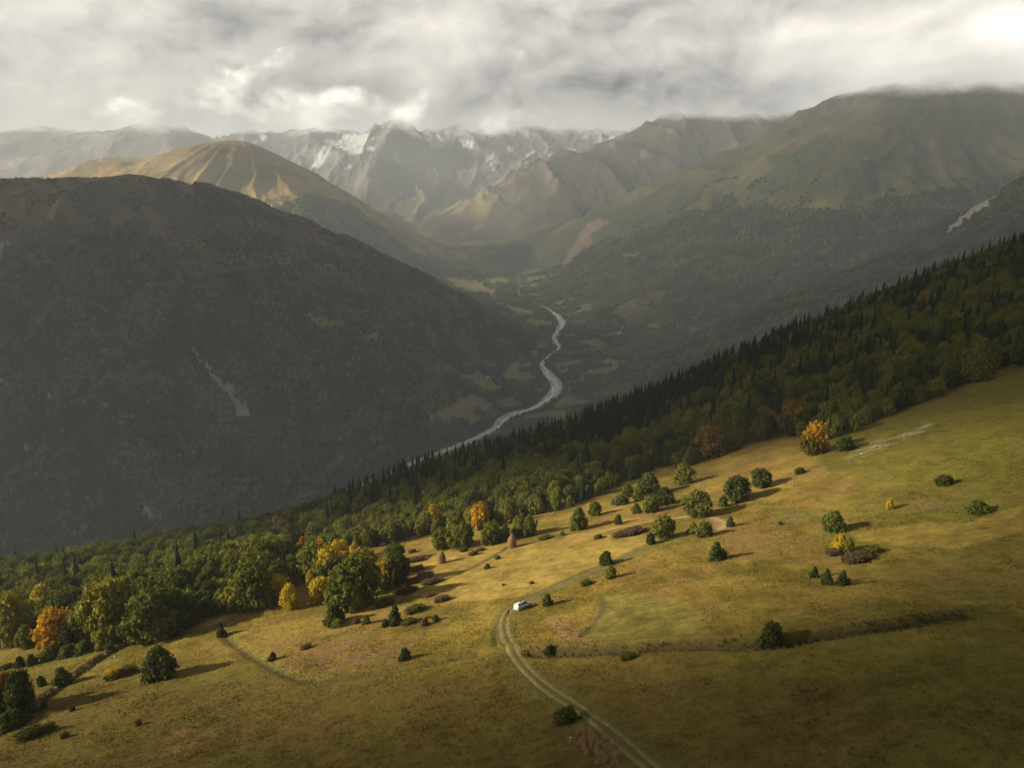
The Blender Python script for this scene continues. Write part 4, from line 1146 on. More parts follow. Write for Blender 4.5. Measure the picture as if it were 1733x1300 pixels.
far_forest('spur_forest', [HE], HJ, paint_J, (300, 2700), (2200, 3500), 10.0, 17.0, lambda x, y, z: np.full(len(x), .25))
far_forest('lower_mountain_forest', [HB, HD], HC, paint_C, (-2600, 100), (4700, 6300), 13.0, 17.0, lambda x, y, z: np.full(len(x), .2), None,
           lambda x, y, z, t, isc: np.where(isc[:, None], t, t * 1.5 + np.array((.02, .012, .0))))

# ------------------------------------------------------------------ plants standing on the meadow, one by one
# (name, kind, u, v of the foot, height px, width px, tint, autumn share, autumn tint, label)
PL = [
 ('broadleaf_tree', 'round', 100, 1101, 60, 50, T_OLIVE, .86, T_ORA, 'bright orange rounded tree with a green right side at the left end of the wood'),
 ('broadleaf_tree', 'round', 124, 1100, 44, 34, T_DARK, 0, 0, 'small dark green tree tucked behind the bright orange tree on the left'),
 ('broadleaf_tree', 'round', 192, 1088, 90, 66, T_OLIVE, .12, T_YEL, 'large olive rounded tree between the bright orange tree and the wide dark bush tree'),
 ('broadleaf_tree', 'round', 153, 1092, 62, 42, T_OLIVE, 0, 0, 'medium olive tree just right of the bright orange tree'),
 ('broadleaf_tree', 'round', 270, 1078, 70, 88, T_BEECH, 0, 0, 'wide dark green rounded tree at the meadow edge left of the small dark fir'),
 ('broadleaf_tree', 'round', 310, 1066, 52, 56, T_DARK, 0, 0, 'dark green tree adjoining the right side of the wide rounded tree'),
 ('broadleaf_tree', 'tall', 30, 1092, 76, 52, T_LIGHT, .1, T_YEL, 'yellow-green tree at the far left meadow edge beside the orange tree'),
 ('broadleaf_tree', 'tall', 80, 1060, 60, 40, T_LIGHT, .35, T_YEL, 'yellowish young tree rising behind the bright orange tree'),
 ('fir_tree', 'pine', 375, 1078, 23, 16, T_PINE, 0, 0, 'small dark fir standing alone on the grass below the left wood'),
 ('shrub', 'bush', 272, 1148, 48, 46, T_BLUE, 0, 0, 'large dark grey-green bush alone on the lower left slope'),
 ('shrub', 'bush', 258, 1152, 30, 28, T_DARK, 0, 0, 'smaller bush leaning on the left foot of the large grey-green bush'),
 ('shrub', 'low', 192, 1150, 18, 24, T_LIGHT, .5, T_YEL, 'low yellowish bramble left of the large grey-green bush'),
 ('shrub', 'low', 214, 1142, 14, 30, T_OLIVE, 0, 0, 'low dark bramble strip right behind the yellowish bramble'),
 ('shrub', 'bush', 35, 1130, 16, 14, T_DARK, 0, 0, 'left one of two small dark bushes on the far left slope'),
 ('shrub', 'bush', 55, 1127, 16, 14, T_DARK, 0, 0, 'right one of two small dark bushes on the far left slope'),
 ('shrub', 'low', 12, 1133, 8, 18, T_DARK, 0, 0, 'low dark scrub at the left picture edge beside two small bushes'),
 ('shrub', 'low', 185, 1099, 9, 13, T_BEECH, 0, 0, 'small green bush on the grass below the large olive tree'),
 ('shrub', 'bush', 88, 1116, 20, 28, T_BEECH, 0, 0, 'green bush at the foot of the bright orange tree'),
 ('shrub', 'bush', 116, 1112, 18, 26, T_BEECH, 0, 0, 'green bush below and right of the bright orange tree'),
 ('shrub', 'bush', 142, 1106, 18, 24, T_BEECH, 0, 0, 'green bush under the medium olive tree at the meadow edge'),
 ('shrub', 'bush', 107, 1162, 27, 22, T_BLUE, 0, 0, 'bushy dark shrub beside the old terrace line on the left'),
 ('shrub', 'bush', 71, 1162, 15, 12, T_BLUE, 0, 0, 'little round dark shrub left of the terrace line shrub'),
 ('shrub', 'bush', 75, 1201, 11, 10, T_DARK, 0, 0, 'tiny dark shrub on the grass right of the corner thicket'),
 ('shrub', 'low', 123, 1205, 9, 8, T_DARK, 0, 0, 'tiny dark tuft of scrub below the terrace line'),
 ('broadleaf_tree', 'round', 38, 1212, 62, 36, T_DARK, 0, 0, 'dark rounded tree in the thicket at the lower left corner'),
 ('broadleaf_tree', 'round', 12, 1206, 54, 30, T_DARK, .3, T_RED, 'dark tree with orange leaves at the left picture edge in the corner thicket'),
 ('shrub', 'bush', 20, 1236, 24, 46, T_DARK, 0, 0, 'dark bush spreading below the corner thicket trees'),
 ('shrub', 'low', 54, 1250, 16, 36, T_DARK, 0, 0, 'long low dark bramble on the grass near the lower left corner'),
 ('shrub', 'low', 84, 1240, 15, 17, T_BEECH, 0, 0, 'small green shrub right of the long low bramble'),
 ('shrub', 'low', 110, 1250, 9, 12, T_BEECH, 0, 0, 'tiny green tuft on the lower left slope beside a yellow patch'),
 ('shrub', 'low', 235, 1229, 10, 9, T_OLIVE, 0, 0, 'tiny olive tuft alone in the lower left meadow'),
 ('shrub', 'bush', 462, 1119, 13, 12, T_DARK, 0, 0, 'small round black-green bush above the grassy bank'),
 ('shrub', 'low', 518, 1099, 8, 18, T_PURP, 0, 0, 'flat brown bramble on the grass above the round bush'),
 ('broadleaf_tree', 'tall', 493, 1032, 42, 28, T_LIGHT, .9, T_YEL, 'slim bright yellow tree at the front of the autumn grove'),
 ('broadleaf_tree', 'round', 470, 1021, 44, 38, T_OLIVE, .45, T_YEL, 'green and yellow speckled tree left of the slim yellow tree'),
 ('broadleaf_tree', 'round', 428, 1030, 72, 66, T_BEECH, 0, 0, 'big dark green rounded tree left of the speckled yellow tree'),
 ('broadleaf_tree', 'round', 402, 1034, 46, 36, T_LIGHT, .25, T_YEL, 'light green tree at the left flank of the big dark rounded tree'),
 ('broadleaf_tree', 'round', 543, 1017, 36, 34, T_LIGHT, .9, T_YEL, 'bushy yellow tree in the hollow of the autumn grove'),
 ('broadleaf_tree', 'tall', 526, 995, 30, 16, T_LIGHT, .7, T_YEL, 'small pale yellow tree behind the bushy yellow tree'),
 ('broadleaf_tree', 'round', 604, 1028, 80, 76, T_BEECH, 0, 0, 'tallest broad green tree of the autumn grove nearest the meadow'),
 ('broadleaf_tree', 'tall', 572, 1020, 58, 36, T_BEECH, .08, T_YEL, 'green tree between the bushy yellow tree and the tallest tree'),
 ('broadleaf_tree', 'tall', 602, 1036, 40, 26, T_OLIVE, 0, 0, 'young grey-green tree in front of the tallest tree of the grove'),
 ('broadleaf_tree', 'round', 652, 996, 48, 34, T_LIGHT, .4, T_YEL, 'yellow-green tree at the right front of the autumn grove'),
 ('broadleaf_tree', 'round', 674, 990, 50, 38, T_DARK, 0, 0, 'dark green tree at the right end of the autumn grove'),
 ('broadleaf_tree', 'round', 668, 952, 32, 30, T_BEECH, 0, 0, 'grey-green tree above the right end of the autumn grove'),
 ('broadleaf_tree', 'round', 530, 982, 58, 52, T_OLIVE, 0, 0, 'broad olive tree in the middle of the autumn grove'),
 ('broadleaf_tree', 'round', 562, 988, 62, 50, T_BEECH, .35, T_YEL, 'green tree with a yellow crown top in the middle of the grove'),
 ('broadleaf_tree', 'round', 620, 985, 56, 48, T_OLIVE, .15, T_YEL, 'olive tree behind the tallest tree of the autumn grove'),
 ('broadleaf_tree', 'tall', 513, 948, 38, 18, T_LIGHT, .95, T_RED, 'slim orange-red tree at the top of the autumn grove'),
 ('broadleaf_tree', 'round', 510, 962, 26, 22, T_LIGHT, .95, T_ORA, 'orange tree below the slim orange-red tree'),
 ('broadleaf_tree', 'round', 543, 950, 36, 24, T_LIGHT, .85, T_ORA, 'orange tree in the upper row of the autumn grove'),
 ('broadleaf_tree', 'round', 575, 952, 36, 34, T_LIGHT, .95, T_YEL, 'golden yellow tree in the upper row of the autumn grove'),
 ('broadleaf_tree', 'tall', 600, 950, 32, 18, T_LIGHT, .8, T_YEL, 'slim yellow tree right of the golden tree in the upper row'),
 ('broadleaf_tree', 'round', 435, 985, 38, 30, T_OLIVE, .55, T_ORA, 'half orange tree above the big dark rounded tree'),
 ('broadleaf_tree', 'round', 456, 980, 34, 26, T_LIGHT, .92, T_ORA, 'reddish orange tree right of the half orange tree'),
 ('broadleaf_tree', 'tall', 475, 950, 22, 12, T_LIGHT, .9, T_RED, 'little orange tree at the dark wood edge above the grove'),
 ('shrub', 'bush', 568, 1056, 31, 32, T_DARK, 0, 0, 'round dark bush on the grass below the autumn grove'),
 ('shrub', 'bush', 572, 1062, 12, 20, T_OLIVE, 0, 0, 'low green scrub under the round dark bush'),
 ('pine_tree', 'pine', 669, 1058, 32, 27, T_PINE, 0, 0, 'small bushy pine on the meadow left of the silver car'),
 ('shrub', 'bush', 652, 1061, 13, 14, T_BLUE, 0, 0, 'small dark bush at the left foot of the bushy pine'),
 ('shrub', 'low', 692, 1057, 10, 28, T_OLIVE, 0, 0, 'low scrub strip right of the bushy pine'),
 ('shrub', 'bush', 718, 1059, 13, 14, T_PURP, 0, 0, 'brownish bush at the right end of the scrub strip'),
 ('shrub', 'bush', 737, 1051, 10, 12, T_DARK, 0, 0, 'small dark bush farthest right of the bushy pine'),
 ('shrub', 'low', 702, 1036, 12, 36, T_BEECH, 0, 0, 'flat green bush on the grass above the bushy pine'),
 ('shrub', 'low', 654, 1025, 13, 30, T_BEECH, 0, 0, 'flat green bush at the lower right foot of the grove'),
 ('shrub', 'low', 748, 1018, 11, 26, T_PURP, 0, 0, 'larger of two flat brown brambles on the mown slope'),
 ('shrub', 'low', 727, 1011, 7, 16, T_PURP, 0, 0, 'smaller of two flat brown brambles on the mown slope'),
 ('shrub', 'bush', 686, 1118, 19, 19, T_PINE, 0, 0, 'round dark bush near the end of the grassy bank'),
 ('shrub', 'low', 603, 1056, 9, 16, T_PURP, 0, 0, 'brown bramble between the round dark bush and the pine'),
 ('shrub', 'bush', 621, 1057, 14, 12, T_BEECH, 0, 0, 'small green shrub beside the brown bramble below the grove'),
 ('shrub', 'low', 703, 951, 9, 30, T_PURP, 0, 0, 'reddish brown scrub above the ruined shed'),
 ('shrub', 'low', 706, 966, 9, 24, T_PURP, 0, 0, 'brown scrub touching the upper wall of the ruined shed'),
 ('shrub', 'low', 693, 988, 8, 40, T_PURP, 0, 0, 'dark reddish scrub below the ruined shed'),
 ('shrub', 'low', 729, 987, 8, 34, T_PURP, 0, 0, 'dark scrub at the lower right of the ruined shed'),
 ('shrub', 'low', 690, 1003, 9, 36, T_DARK, 0, 0, 'dark scrub strip between the grove and the mown slope'),
 ('shrub', 'low', 698, 936, 7, 14, T_PURP, 0, 0, 'small brown bramble above the grey-green tree'),
 ('broadleaf_tree', 'round', 833, 921, 38, 36, T_BEECH, 0, 0, 'round green bush tree left of the upper haystack'),
 ('broadleaf_tree', 'tall', 856, 917, 31, 16, T_BEECH, 0, 0, 'slim green tree directly behind the upper haystack'),
 ('broadleaf_tree', 'tall', 879, 908, 36, 26, T_OLIVE, 0, 0, 'left one of two joined trees right of the upper haystack'),
 ('broadleaf_tree', 'tall', 896, 908, 37, 24, T_BEECH, 0, 0, 'right one of two joined trees right of the upper haystack'),
 ('broadleaf_tree', 'round', 812, 896, 43, 32, T_LIGHT, .62, T_ORA, 'green tree with a bright orange top behind the haystacks'),
 ('broadleaf_tree', 'tall', 733, 897, 46, 26, T_OLIVE, .5, T_YEL, 'tall tree with a yellow top at the wood edge above the shed'),
 ('broadleaf_tree', 'tall', 719, 906, 40, 34, T_OLIVE, 0, 0, 'olive tree at the wood edge left of the yellow-topped tree'),
 ('broadleaf_tree', 'tall', 772, 926, 60, 36, T_OLIVE, 0, 0, 'tall olive tree in the clump left of the round bush tree'),
 ('broadleaf_tree', 'round', 785, 927, 42, 32, T_BEECH, .05, T_YEL, 'green tree at the right of the clump above the lower haystack'),
 ('broadleaf_tree', 'round', 748, 930, 36, 32, T_BEECH, 0, 0, 'low green tree at the left of the clump above the lower haystack'),
 ('broadleaf_tree', 'tall', 978, 897, 40, 30, T_BEECH, 0, 0, 'green tree alone on the meadow right of the two joined trees'),
 ('shrub', 'low', 786, 934, 9, 15, T_BEECH, 0, 0, 'green scrub below the clump above the lower haystack'),
 ('shrub', 'low', 802, 940, 8, 16, T_PURP, 0, 0, 'dark brown bramble between the two haystacks, lower one'),
 ('shrub', 'low', 813, 933, 6, 16, T_PURP, 0, 0, 'thin brown bramble between the two haystacks, upper one'),
 ('shrub', 'bush', 825, 963, 9, 10, T_BEECH, 0, 0, 'small green bush on the line down from the upper haystack, lower one'),
 ('shrub', 'low', 843, 947, 7, 10, T_OLIVE, 0, 0, 'small olive bush on the line down from the upper haystack, upper one'),
 ('shrub', 'low', 900, 989, 5, 9, T_PURP, 0, 0, 'small brown tuft on the mown slope above the car'),
 ('shrub', 'low', 852, 992, 4, 6, T_PURP, 0, 0, 'tiny brown tuft on the mown slope left above the car'),
 ('shrub', 'low', 922, 913, 7, 26, T_OLIVE, 0, 0, 'flat olive scrub below the two joined trees'),
 ('shrub', 'bush', 952, 907, 8, 8, T_BEECH, 0, 0, 'tiny green bush left of the lone meadow tree'),
 ('broadleaf_tree', 'round', 1124, 911, 38, 34, T_OLIVE, 0, 0, 'rounded green tree beside the track in the upper meadow'),
 ('shrub', 'bush', 1101, 921, 20, 16, T_DARK, 0, 0, 'upright dark bush at the left foot of the track tree'),
 ('shrub', 'bush', 1192, 908, 26, 28, T_BEECH, 0, 0, 'green bush inside the loop of the track'),
 ('shrub', 'bush', 1173, 905, 20, 18, T_LIGHT, 0, 0, 'pale green bush left of the green loop bush'),
 ('broadleaf_tree', 'round', 1180, 875, 44, 43, T_BEECH, 0, 0, 'large rounded green tree just above the track loop'),
 ('broadleaf_tree', 'round', 1246, 847, 40, 42, T_DARK, 0, 0, 'dark green rounded tree on the slope right above the loop'),
 ('broadleaf_tree', 'round', 1288, 824, 30, 32, T_DARK, 0, 0, 'dark tree uphill on the right of the rounded slope tree'),
 ('shrub', 'bush', 1223, 858, 20, 16, T_BEECH, 0, 0, 'green bush left of the dark rounded slope tree'),
 ('broadleaf_tree', 'round', 1098, 840, 40, 34, T_BLUE, 0, 0, 'bluish green rounded tree near the wood above the meadow'),
 ('shrub', 'bush', 1084, 846, 24, 22, T_BEECH, 0, 0, 'green bush at the left of the bluish green tree'),
 ('broadleaf_tree', 'round', 1125, 855, 30, 28, T_DARK, 0, 0, 'dark round tree below and right of the bluish green tree'),
 ('broadleaf_tree', 'round', 1102, 867, 30, 28, T_BEECH, 0, 0, 'round green tree directly below the bluish green tree'),
 ('shrub', 'bush', 1077, 869, 18, 15, T_BEECH, 0, 0, 'green bush left of the round green tree below the bluish one'),
 ('broadleaf_tree', 'round', 1062, 842, 24, 18, T_OLIVE, 0, 0, 'small olive tree left of the bluish green tree'),
 ('shrub', 'bush', 1050, 855, 18, 26, T_GREY, 0, 0, 'greyish bush below the small olive tree'),
 ('broadleaf_tree', 'tall', 1156, 820, 36, 34, T_OLIVE, 0, 0, 'olive tree jutting out from the wood above the meadow'),
 ('broadleaf_tree', 'round', 1007, 873, 25, 19, T_BEECH, 0, 0, 'small round green tree at the upper left of the meadow'),
 ('shrub', 'bush', 1046, 888, 18, 13, T_DARK, 0, 0, 'upright dark bush between the sandy track and the wood'),
 ('shrub', 'low', 1013, 912, 8, 17, T_BEECH, 0, 0, 'low green bush on the mown grass under the sandy track'),
 ('shrub', 'bush', 1025, 956, 23, 23, T_DARK, 0, 0, 'round dark bush above the track halfway to the car'),
 ('shrub', 'bush', 1034, 979, 22, 18, T_OLIVE, 0, 0, 'thin olive bush below the track halfway to the car'),
 ('pine_tree', 'pine', 1213, 948, 31, 28, T_PINE, 0, 0, 'lone dark pine in the middle of the right meadow'),
 ('shrub', 'low', 1070, 904, 12, 44, T_PURP, 0, 0, 'long dark heathery scrub beside the track tree, right end'),
 ('shrub', 'low', 1052, 908, 10, 34, T_PURP, 0, 0, 'long dark heathery scrub beside the track tree, left end'),
 ('shrub', 'bush', 1235, 892, 18, 12, T_GREY, 0, 0, 'thin grey shrub at the right of the track loop'),
 ('shrub', 'low', 1321, 889, 7, 9, T_BEECH, 0, 0, 'tiny green bush on the right meadow beside rusty grass'),
 ('shrub', 'low', 1354, 802, 12, 17, T_DARK, 0, 0, 'small dark bush on the slope below the orange-topped tree'),
 ('shrub', 'bush', 1305, 1096, 41, 36, T_BLUE, 0, 0, 'large dark green bush standing on the ditch line at right'),
 ('shrub', 'bush', 1296, 1098, 24, 24, T_BEECH, 0, 0, 'smaller bush at the left foot of the ditch bush'),
 ('shrub', 'low', 992, 991, 10, 22, T_BEECH, 0, 0, 'low green bush beside the track right of the car'),
 ('shrub', 'low', 1600, 821, 18, 26, T_DARK, 0, 0, 'dark low bush in rank grass on the upper right slope'),
 ('shrub', 'bush', 1505, 863, 20, 11, T_LIGHT, .95, T_YEL, 'little bright yellow sapling on the right slope'),
 ('shrub', 'bush', 1656, 868, 18, 30, T_BEECH, 0, 0, 'oval green bush near the right picture edge'),
 ('broadleaf_tree', 'round', 1409, 900, 33, 32, T_BEECH, 0, 0, 'round green tree on the right meadow above the yellow tree'),
 ('broadleaf_tree', 'tall', 1421, 934, 30, 20, T_LIGHT, .95, T_YEL, 'small bright yellow tree in the bramble ring at right'),
 ('shrub', 'bush', 1436, 938, 27, 14, T_LIGHT, 0, 0, 'upright green shrub right of the small yellow tree'),
 ('shrub', 'bush', 1410, 932, 14, 16, T_LIGHT, .5, T_YEL, 'yellowish shrub left of the small yellow tree'),
 ('shrub', 'low', 1412, 938, 10, 30, T_PURP, 0, 0, 'purplish bramble at the left of the bramble ring'),
 ('shrub', 'low', 1450, 948, 11, 50, T_PURP, 0, 0, 'purplish bramble along the lower side of the bramble ring'),
 ('shrub', 'low', 1476, 936, 11, 32, T_OLIVE, 0, 0, 'green bramble at the right end of the bramble ring'),
 ('pine_tree', 'pine', 1377, 978, 19, 17, T_PINE, 0, 0, 'left one of three small pines in a row at right'),
 ('pine_tree', 'pine', 1399, 990, 27, 19, T_PINE, 0, 0, 'middle one of three small pines in a row at right'),
 ('pine_tree', 'pine', 1425, 991, 24, 21, T_PINE, 0, 0, 'right one of three small pines in a row at right'),
 ('broadleaf_tree', 'round', 1376, 769, 54, 40, T_DARK, .6, T_ORA, 'dark tree with a bright orange top at the edge of the right wood'),
 ('shrub', 'bush', 1430, 762, 24, 28, T_DARK, 0, 0, 'dark bush at the wood edge right of the orange-topped tree'),
 ('shrub', 'bush', 926, 1026, 20, 17, T_BLUE, 0, 0, 'dark bush beside the track just right of the car'),
 ('shrub', 'bush', 931, 1109, 15, 18, T_DARK, 0, 0, 'dark bush at the left end of the ditch line'),
 ('shrub', 'low', 958, 1222, 20, 40, T_DARK, 0, 0, 'large dark low bush left of the track near the bottom'),
 ('shrub', 'low', 1063, 1116, 11, 26, T_OLIVE, 0, 0, 'olive scrub hanging below the ditch line'),
 ('broadleaf_tree', 'tall', 1650, 645, 62, 44, T_OLIVE, 0, 0, 'pale olive tree at the meadow edge of the right wood near the picture edge'),
 ('broadleaf_tree', 'tall', 1733, 615, 66, 46, T_DARK, 0, 0, 'dark tall tree cut by the right picture edge'),
 ('broadleaf_tree', 'round', 1200, 775, 56, 54, T_BROWN, .1, T_ORA, 'brownish broad tree at the edge of the wood above the loop'),
 ('broadleaf_tree', 'tall', 1240, 762, 42, 28, T_OLIVE, 0, 0, 'slim olive tree right of the brownish broad tree'),
 ('broadleaf_tree', 'tall', 1290, 745, 46, 30, T_BROWN, 0, 0, 'slim brownish tree at the edge of the right wood'),
 ('broadleaf_tree', 'round', 1342, 736, 56, 50, T_DARK, .2, T_ORA, 'dark broad tree with rusty top left of the orange-topped tree'),
]
_h = hit([q[2] for q in PL], [q[3] for q in PL], HA, dt=.4)
PLXY = _h[:, :2]; PLR = []
CATS = {'broadleaf_tree': 'tree', 'fir_tree': 'tree', 'pine_tree': 'tree', 'shrub': 'bush'}
GRP = {'broadleaf_tree': 'trees along the meadow', 'pine_tree': 'small pines on the meadow', 'shrub': 'bushes scattered over the meadow', 'fir_tree': None}
for q, p in zip(PL, _h):
    nm, kd, u, v, hp, wp, tint, au, at_, lab = q
    d = float(np.linalg.norm(p)); dep = math.asin(-p[2] / d)
    hh = hp * d / FPX / math.cos(dep) * (1.0 if kd != 'low' else .55); ww_ = wp * d / FPX * .92
    PLR.append(ww_ * .5)
    o = plant(nm, kd, (p[0], p[1], p[2] - .03 * hh), hh * .92, ww_ * (.9 if kd == 'low' else 1), vary(tint if kd != 'low' or tint is T_PURP else tuple(.5 * q_ + .5 * g_ for q_, g_ in zip(tint, (.10, .10, .024))), .08), au, at_ or T_YEL)
    if kd in ('low', 'bush') and nm == 'shrub': o.rotation_euler = (0, 0, o.rotation_euler.z)
    if kd == 'low':      # low scrub lies along the slope
        n_ = Vector((-.2, .28, 1)).normalized()
        o.rotation_euler = (n_.to_track_quat('Z', 'Y').to_matrix() @ Matrix.Rotation(random.uniform(-.3, .3), 3, 'Z')).to_euler()
        o.scale = (ww_, ww_ * .8, hh * 1.15)
    tag(o, lab, CATS[nm], GRP[nm])
PLR = np.array(PLR)

# ------------------------------------------------------------------ the wood on the near hillside
CU = [c[0] for c in CREST]; CV = [c[1] for c in CREST]
st = 5.2
gx, gy = np.meshgrid(np.arange(-560, 600, st), np.arange(120, 760, st))
x = (gx + rng.uniform(-.5, .5, gx.shape) * st).ravel(); y = (gy + rng.uniform(-.5, .5, gx.shape) * st).ravel()
z = HA0(x, y); u, v = proj(x, y, z)
d = np.sqrt(x * x + y * y + z * z)
k = inpoly(u, v, WOOD) & (u > -520) & (u < 1960) & (d < 900)
k &= v > np.interp(u, CU, CV) - 22
for (px, py), pr in zip(PLXY, PLR): k &= np.hypot(x - px, y - py) > pr + 1.6
x, y, z, u, v, d = (q[k] for q in (x, y, z, u, v, d))
vis = np.ones(len(x), bool); h_ = np.hypot(x, y)
for f in np.linspace(.5, .985, 40): vis &= HA0(x * f, y * f) < (z + 14) * f
x, y, z, u, v, d = (q[vis] for q in (x, y, z, u, v, d))
n = len(x)
cr = v - np.interp(u, CU, CV)                       # pixels below the crest
clu = sstep(fbm(x, y, 55, 3, seed=505), -.28, .12)
pc = .03 + .85 * sstep(u, 540, 680) * sstep(cr, 60, 16) * (.25 + .75 * clu) * (1 - .6 * sstep(u, 1330, 1420)) + .55 * sstep(u, 640, 760) * sstep(1080, 960, u) * sstep(v, 870, 850) * (fbm(x, y, 60, 3, seed=501) > -.12)
pc = pc + .14 * sstep(u, 800, 1000) * (fbm(x, y, 70, 3, seed=502) > .05)
isc = rng.random(n) < pc
front = np.zeros(n, bool)
ed = linedist(u, v, WOOD_EDGE)[0]
# smaller growth along the edge
hh = np.where(isc, 9 + 14 * rng.random(n) ** 1.2, (7.5 + 7.0 * rng.random(n)) * (.60 + .40 * sstep(ed, 0, 45)))
hh = np.where(isc & (ed < 25), hh * .6, hh)
wd = np.where(isc, hh * (.24 + .14 * rng.random(n)), hh * (.48 + .30 * rng.random(n)))
tn = fbm(x, y, 45, 3, seed=503) + .9 * (rng.random(n) - .5)
left = sstep(900, 500, u) * sstep(cr, 25, 70)  # lower left trees yellower and paler, partly sunlight put into the tint
cls = np.where(isc, 5, np.where(tn + .42 * left > .40, 3, np.where(tn + .46 * left > .12, 2, np.where(tn + .2 * left > -.2, 1, 0))))
a = rng.random(n)
cls = np.where(~isc & (a < .010) & (u > 350), 4, cls)
cls = np.where(~isc & (a > .975), 6, cls)
TINTS = [T_DARK, T_BEECH, T_OLIVE, T_LIGHT, (.26, .18, .03), T_NEED, T_BROWN]
WORDS = ['dark green', 'mid green', 'olive green', 'pale yellow-green', 'orange-tinged', 'dark green', 'brownish green']
REG = [(130, 'below the far left meadow edge'), (260, 'behind the bright orange tree'), (420, 'behind the wide dark rounded tree'), (560, 'left of the autumn grove'), (700, 'behind the autumn grove'), (800, 'behind the lower haystack'), (920, 'behind the upper haystack'),
       (1050, 'behind the lone meadow tree'), (1180, 'above the bluish green tree'), (1330, 'above the brownish broad tree'), (1480, 'behind the orange-topped dark tree'), (1620, 'above the stony streaks'), (9999, 'near the right picture edge')]
def region(u, v): return next(t_ for k_, t_ in REG if u < k_)
def row(e_, c_): return 'front row' if e_ < 20 else 'second row' if e_ < 45 else 'top row on the crest' if c_ < 14 else 'middle rows' if e_ < 90 else 'upper rows'
def size(h): return 'short' if h < 9.5 else 'tall' if h > 14 else 'medium'
order = np.argsort(d)
inf = (u > -40) & (u < 1773) & (v < 1340)
dec = [i for i in order if not isc[i] and inf[i]]; con = [i for i in order if isc[i] and inf[i]]
n_dec = 300 - sum(q[0] == 'broadleaf_tree' for q in PL)
single = dec[:n_dec] + con[:300]
for i in single:
    t_ = vary(TINTS[cls[i]], .18)
    if isc[i]:
        o = plant('spruce_tree', 'spruce', (x[i], y[i], z[i] - .1), hh[i], wd[i], t_)
        lab = '%s dark %s spruce, %s, %s' % ('tall' if hh[i] > 16.5 else 'short' if hh[i] < 12 else 'medium', 'slender' if wd[i] / hh[i] < .31 else 'wide', row(ed[i], cr[i]), region(u[i], v[i]))
        tag(o, lab, 'tree', 'spruces: ' + lab)
    else:
        slim = wd[i] / hh[i] < .62
        o = plant('broadleaf_tree', 'tall' if slim else 'round', (x[i], y[i], z[i] - .1), hh[i], wd[i], t_)
        lab = '%s %s %s tree, %s, %s' % (size(hh[i]), WORDS[cls[i]], 'slim' if slim else 'broad', row(ed[i], cr[i]), region(u[i], v[i]))
        tag(o, lab, 'tree', 'wood trees: ' + lab)
rest = np.array(sorted(set(range(n)) - set(single)))
protos = [CROWN['round'][i][1] for i in range(5)] + [CROWN['tall'][i][1] for i in range(4)] + [CROWN['spruce'][i][1] for i in range(4)]
ri = rest
idx = np.where(isc[ri], 9 + rng.integers(0, 4, len(ri)), np.where(wd[ri] / hh[ri] < .62, 5 + rng.integers(0, 4, len(ri)), rng.integers(0, 5, len(ri))))
tint = np.array([vary(TINTS[c], .18) for c in cls[ri]])
if len(ri): gn_scatter('hillside_wood', protos, np.stack([x[ri], y[ri], z[ri] - .1], -1), np.stack([wd[ri], wd[ri], hh[ri]], -1), rng.random(len(ri)) * 6.28, idx, tint)

# ------------------------------------------------------------------ grass tussocks
def tuft(seed):
    r = np.random.default_rng(seed); V, F = [], []
    for i in range(9):
        a = r.random() * 6.28; l = .5 + .5 * r.random(); o = len(V); b = np.array([.16 * math.cos(a), .16 * math.sin(a), 0]) * r.random()
        s = np.array([-math.sin(a), math.cos(a), 0]) * .09; tip = b + np.array([math.cos(a) * .62, math.sin(a) * .62, l * .55])
        V += [b - s, b + s, (b + tip) / 2 + s * .8 + (0, 0, .12), tip, (b + tip) / 2 - s * .8 + (0, 0, .12)]; F.append((o, o + 1, o + 2, o + 3, o + 4))
    V = np.array(V); return V, [np.array(F)], np.stack([.3 + .4 * r.random(len(V)), .5 * r.random(len(V))], -1), M_leaf_s
N = 260000
rr = np.sqrt(rng.random(N)) * 270 + 62; aa = np.radians(rng.uniform(-50, 44, N))
rr = 62 + (rr - 62) * rng.random(N) ** .35
x, y = rr * np.sin(aa), rr * np.cos(aa)
z = HA0(x, y); u, v = proj(x, y, z)
den = fbm(x, y, 9, 3, seed=601) + .6 * fbm(x, y, 34, 3, seed=602)
k = (u > -400) & (u < 1900) & (v < 1320) & ~inpoly(u, v, WOOD) & (den > -.75 + 1.0 * rng.random(N))
mown = np.zeros(N, bool)
for p, _ in MOWN: mown |= inpoly(u, v, p)
k &= ~mown | (rng.random(N) < .12)
k &= (linedist(x, y, TRACK)[0] > 1.5) & (linedist(x, y, TRACK2)[0] > 1.4)
x, y, u, v, den, mown = x[k], y[k], u[k], v[k], den[k], mown[k]
z = HA(x, y)
c, _ = paint_A(x[:, None], y[:, None], z[:, None]); c = c[:, 0]
n = len(x); s = (.13 + .26 * rng.random(n) ** 2.5) * (1 + .4 * sstep(den, .1, .5))
s = np.where(mown, s * .5, s)
dd = np.minimum(linedist(x, y, DITCH)[0], linedist(x, y, DITCH2)[0]); s = np.where(dd < 2.2, s * 1.7, s)
tint = np.clip(c * (1.95 + .9 * (rng.random((n, 1)) - .5)) , .01, .6)
gn_scatter('grass', [tuft(i) for i in range(4)], np.stack([x, y, z - .02], -1), np.stack([s * 1.3, s * 1.3, s], -1), rng.random(n) * 6.28, rng.integers(0, 4, n), tint)

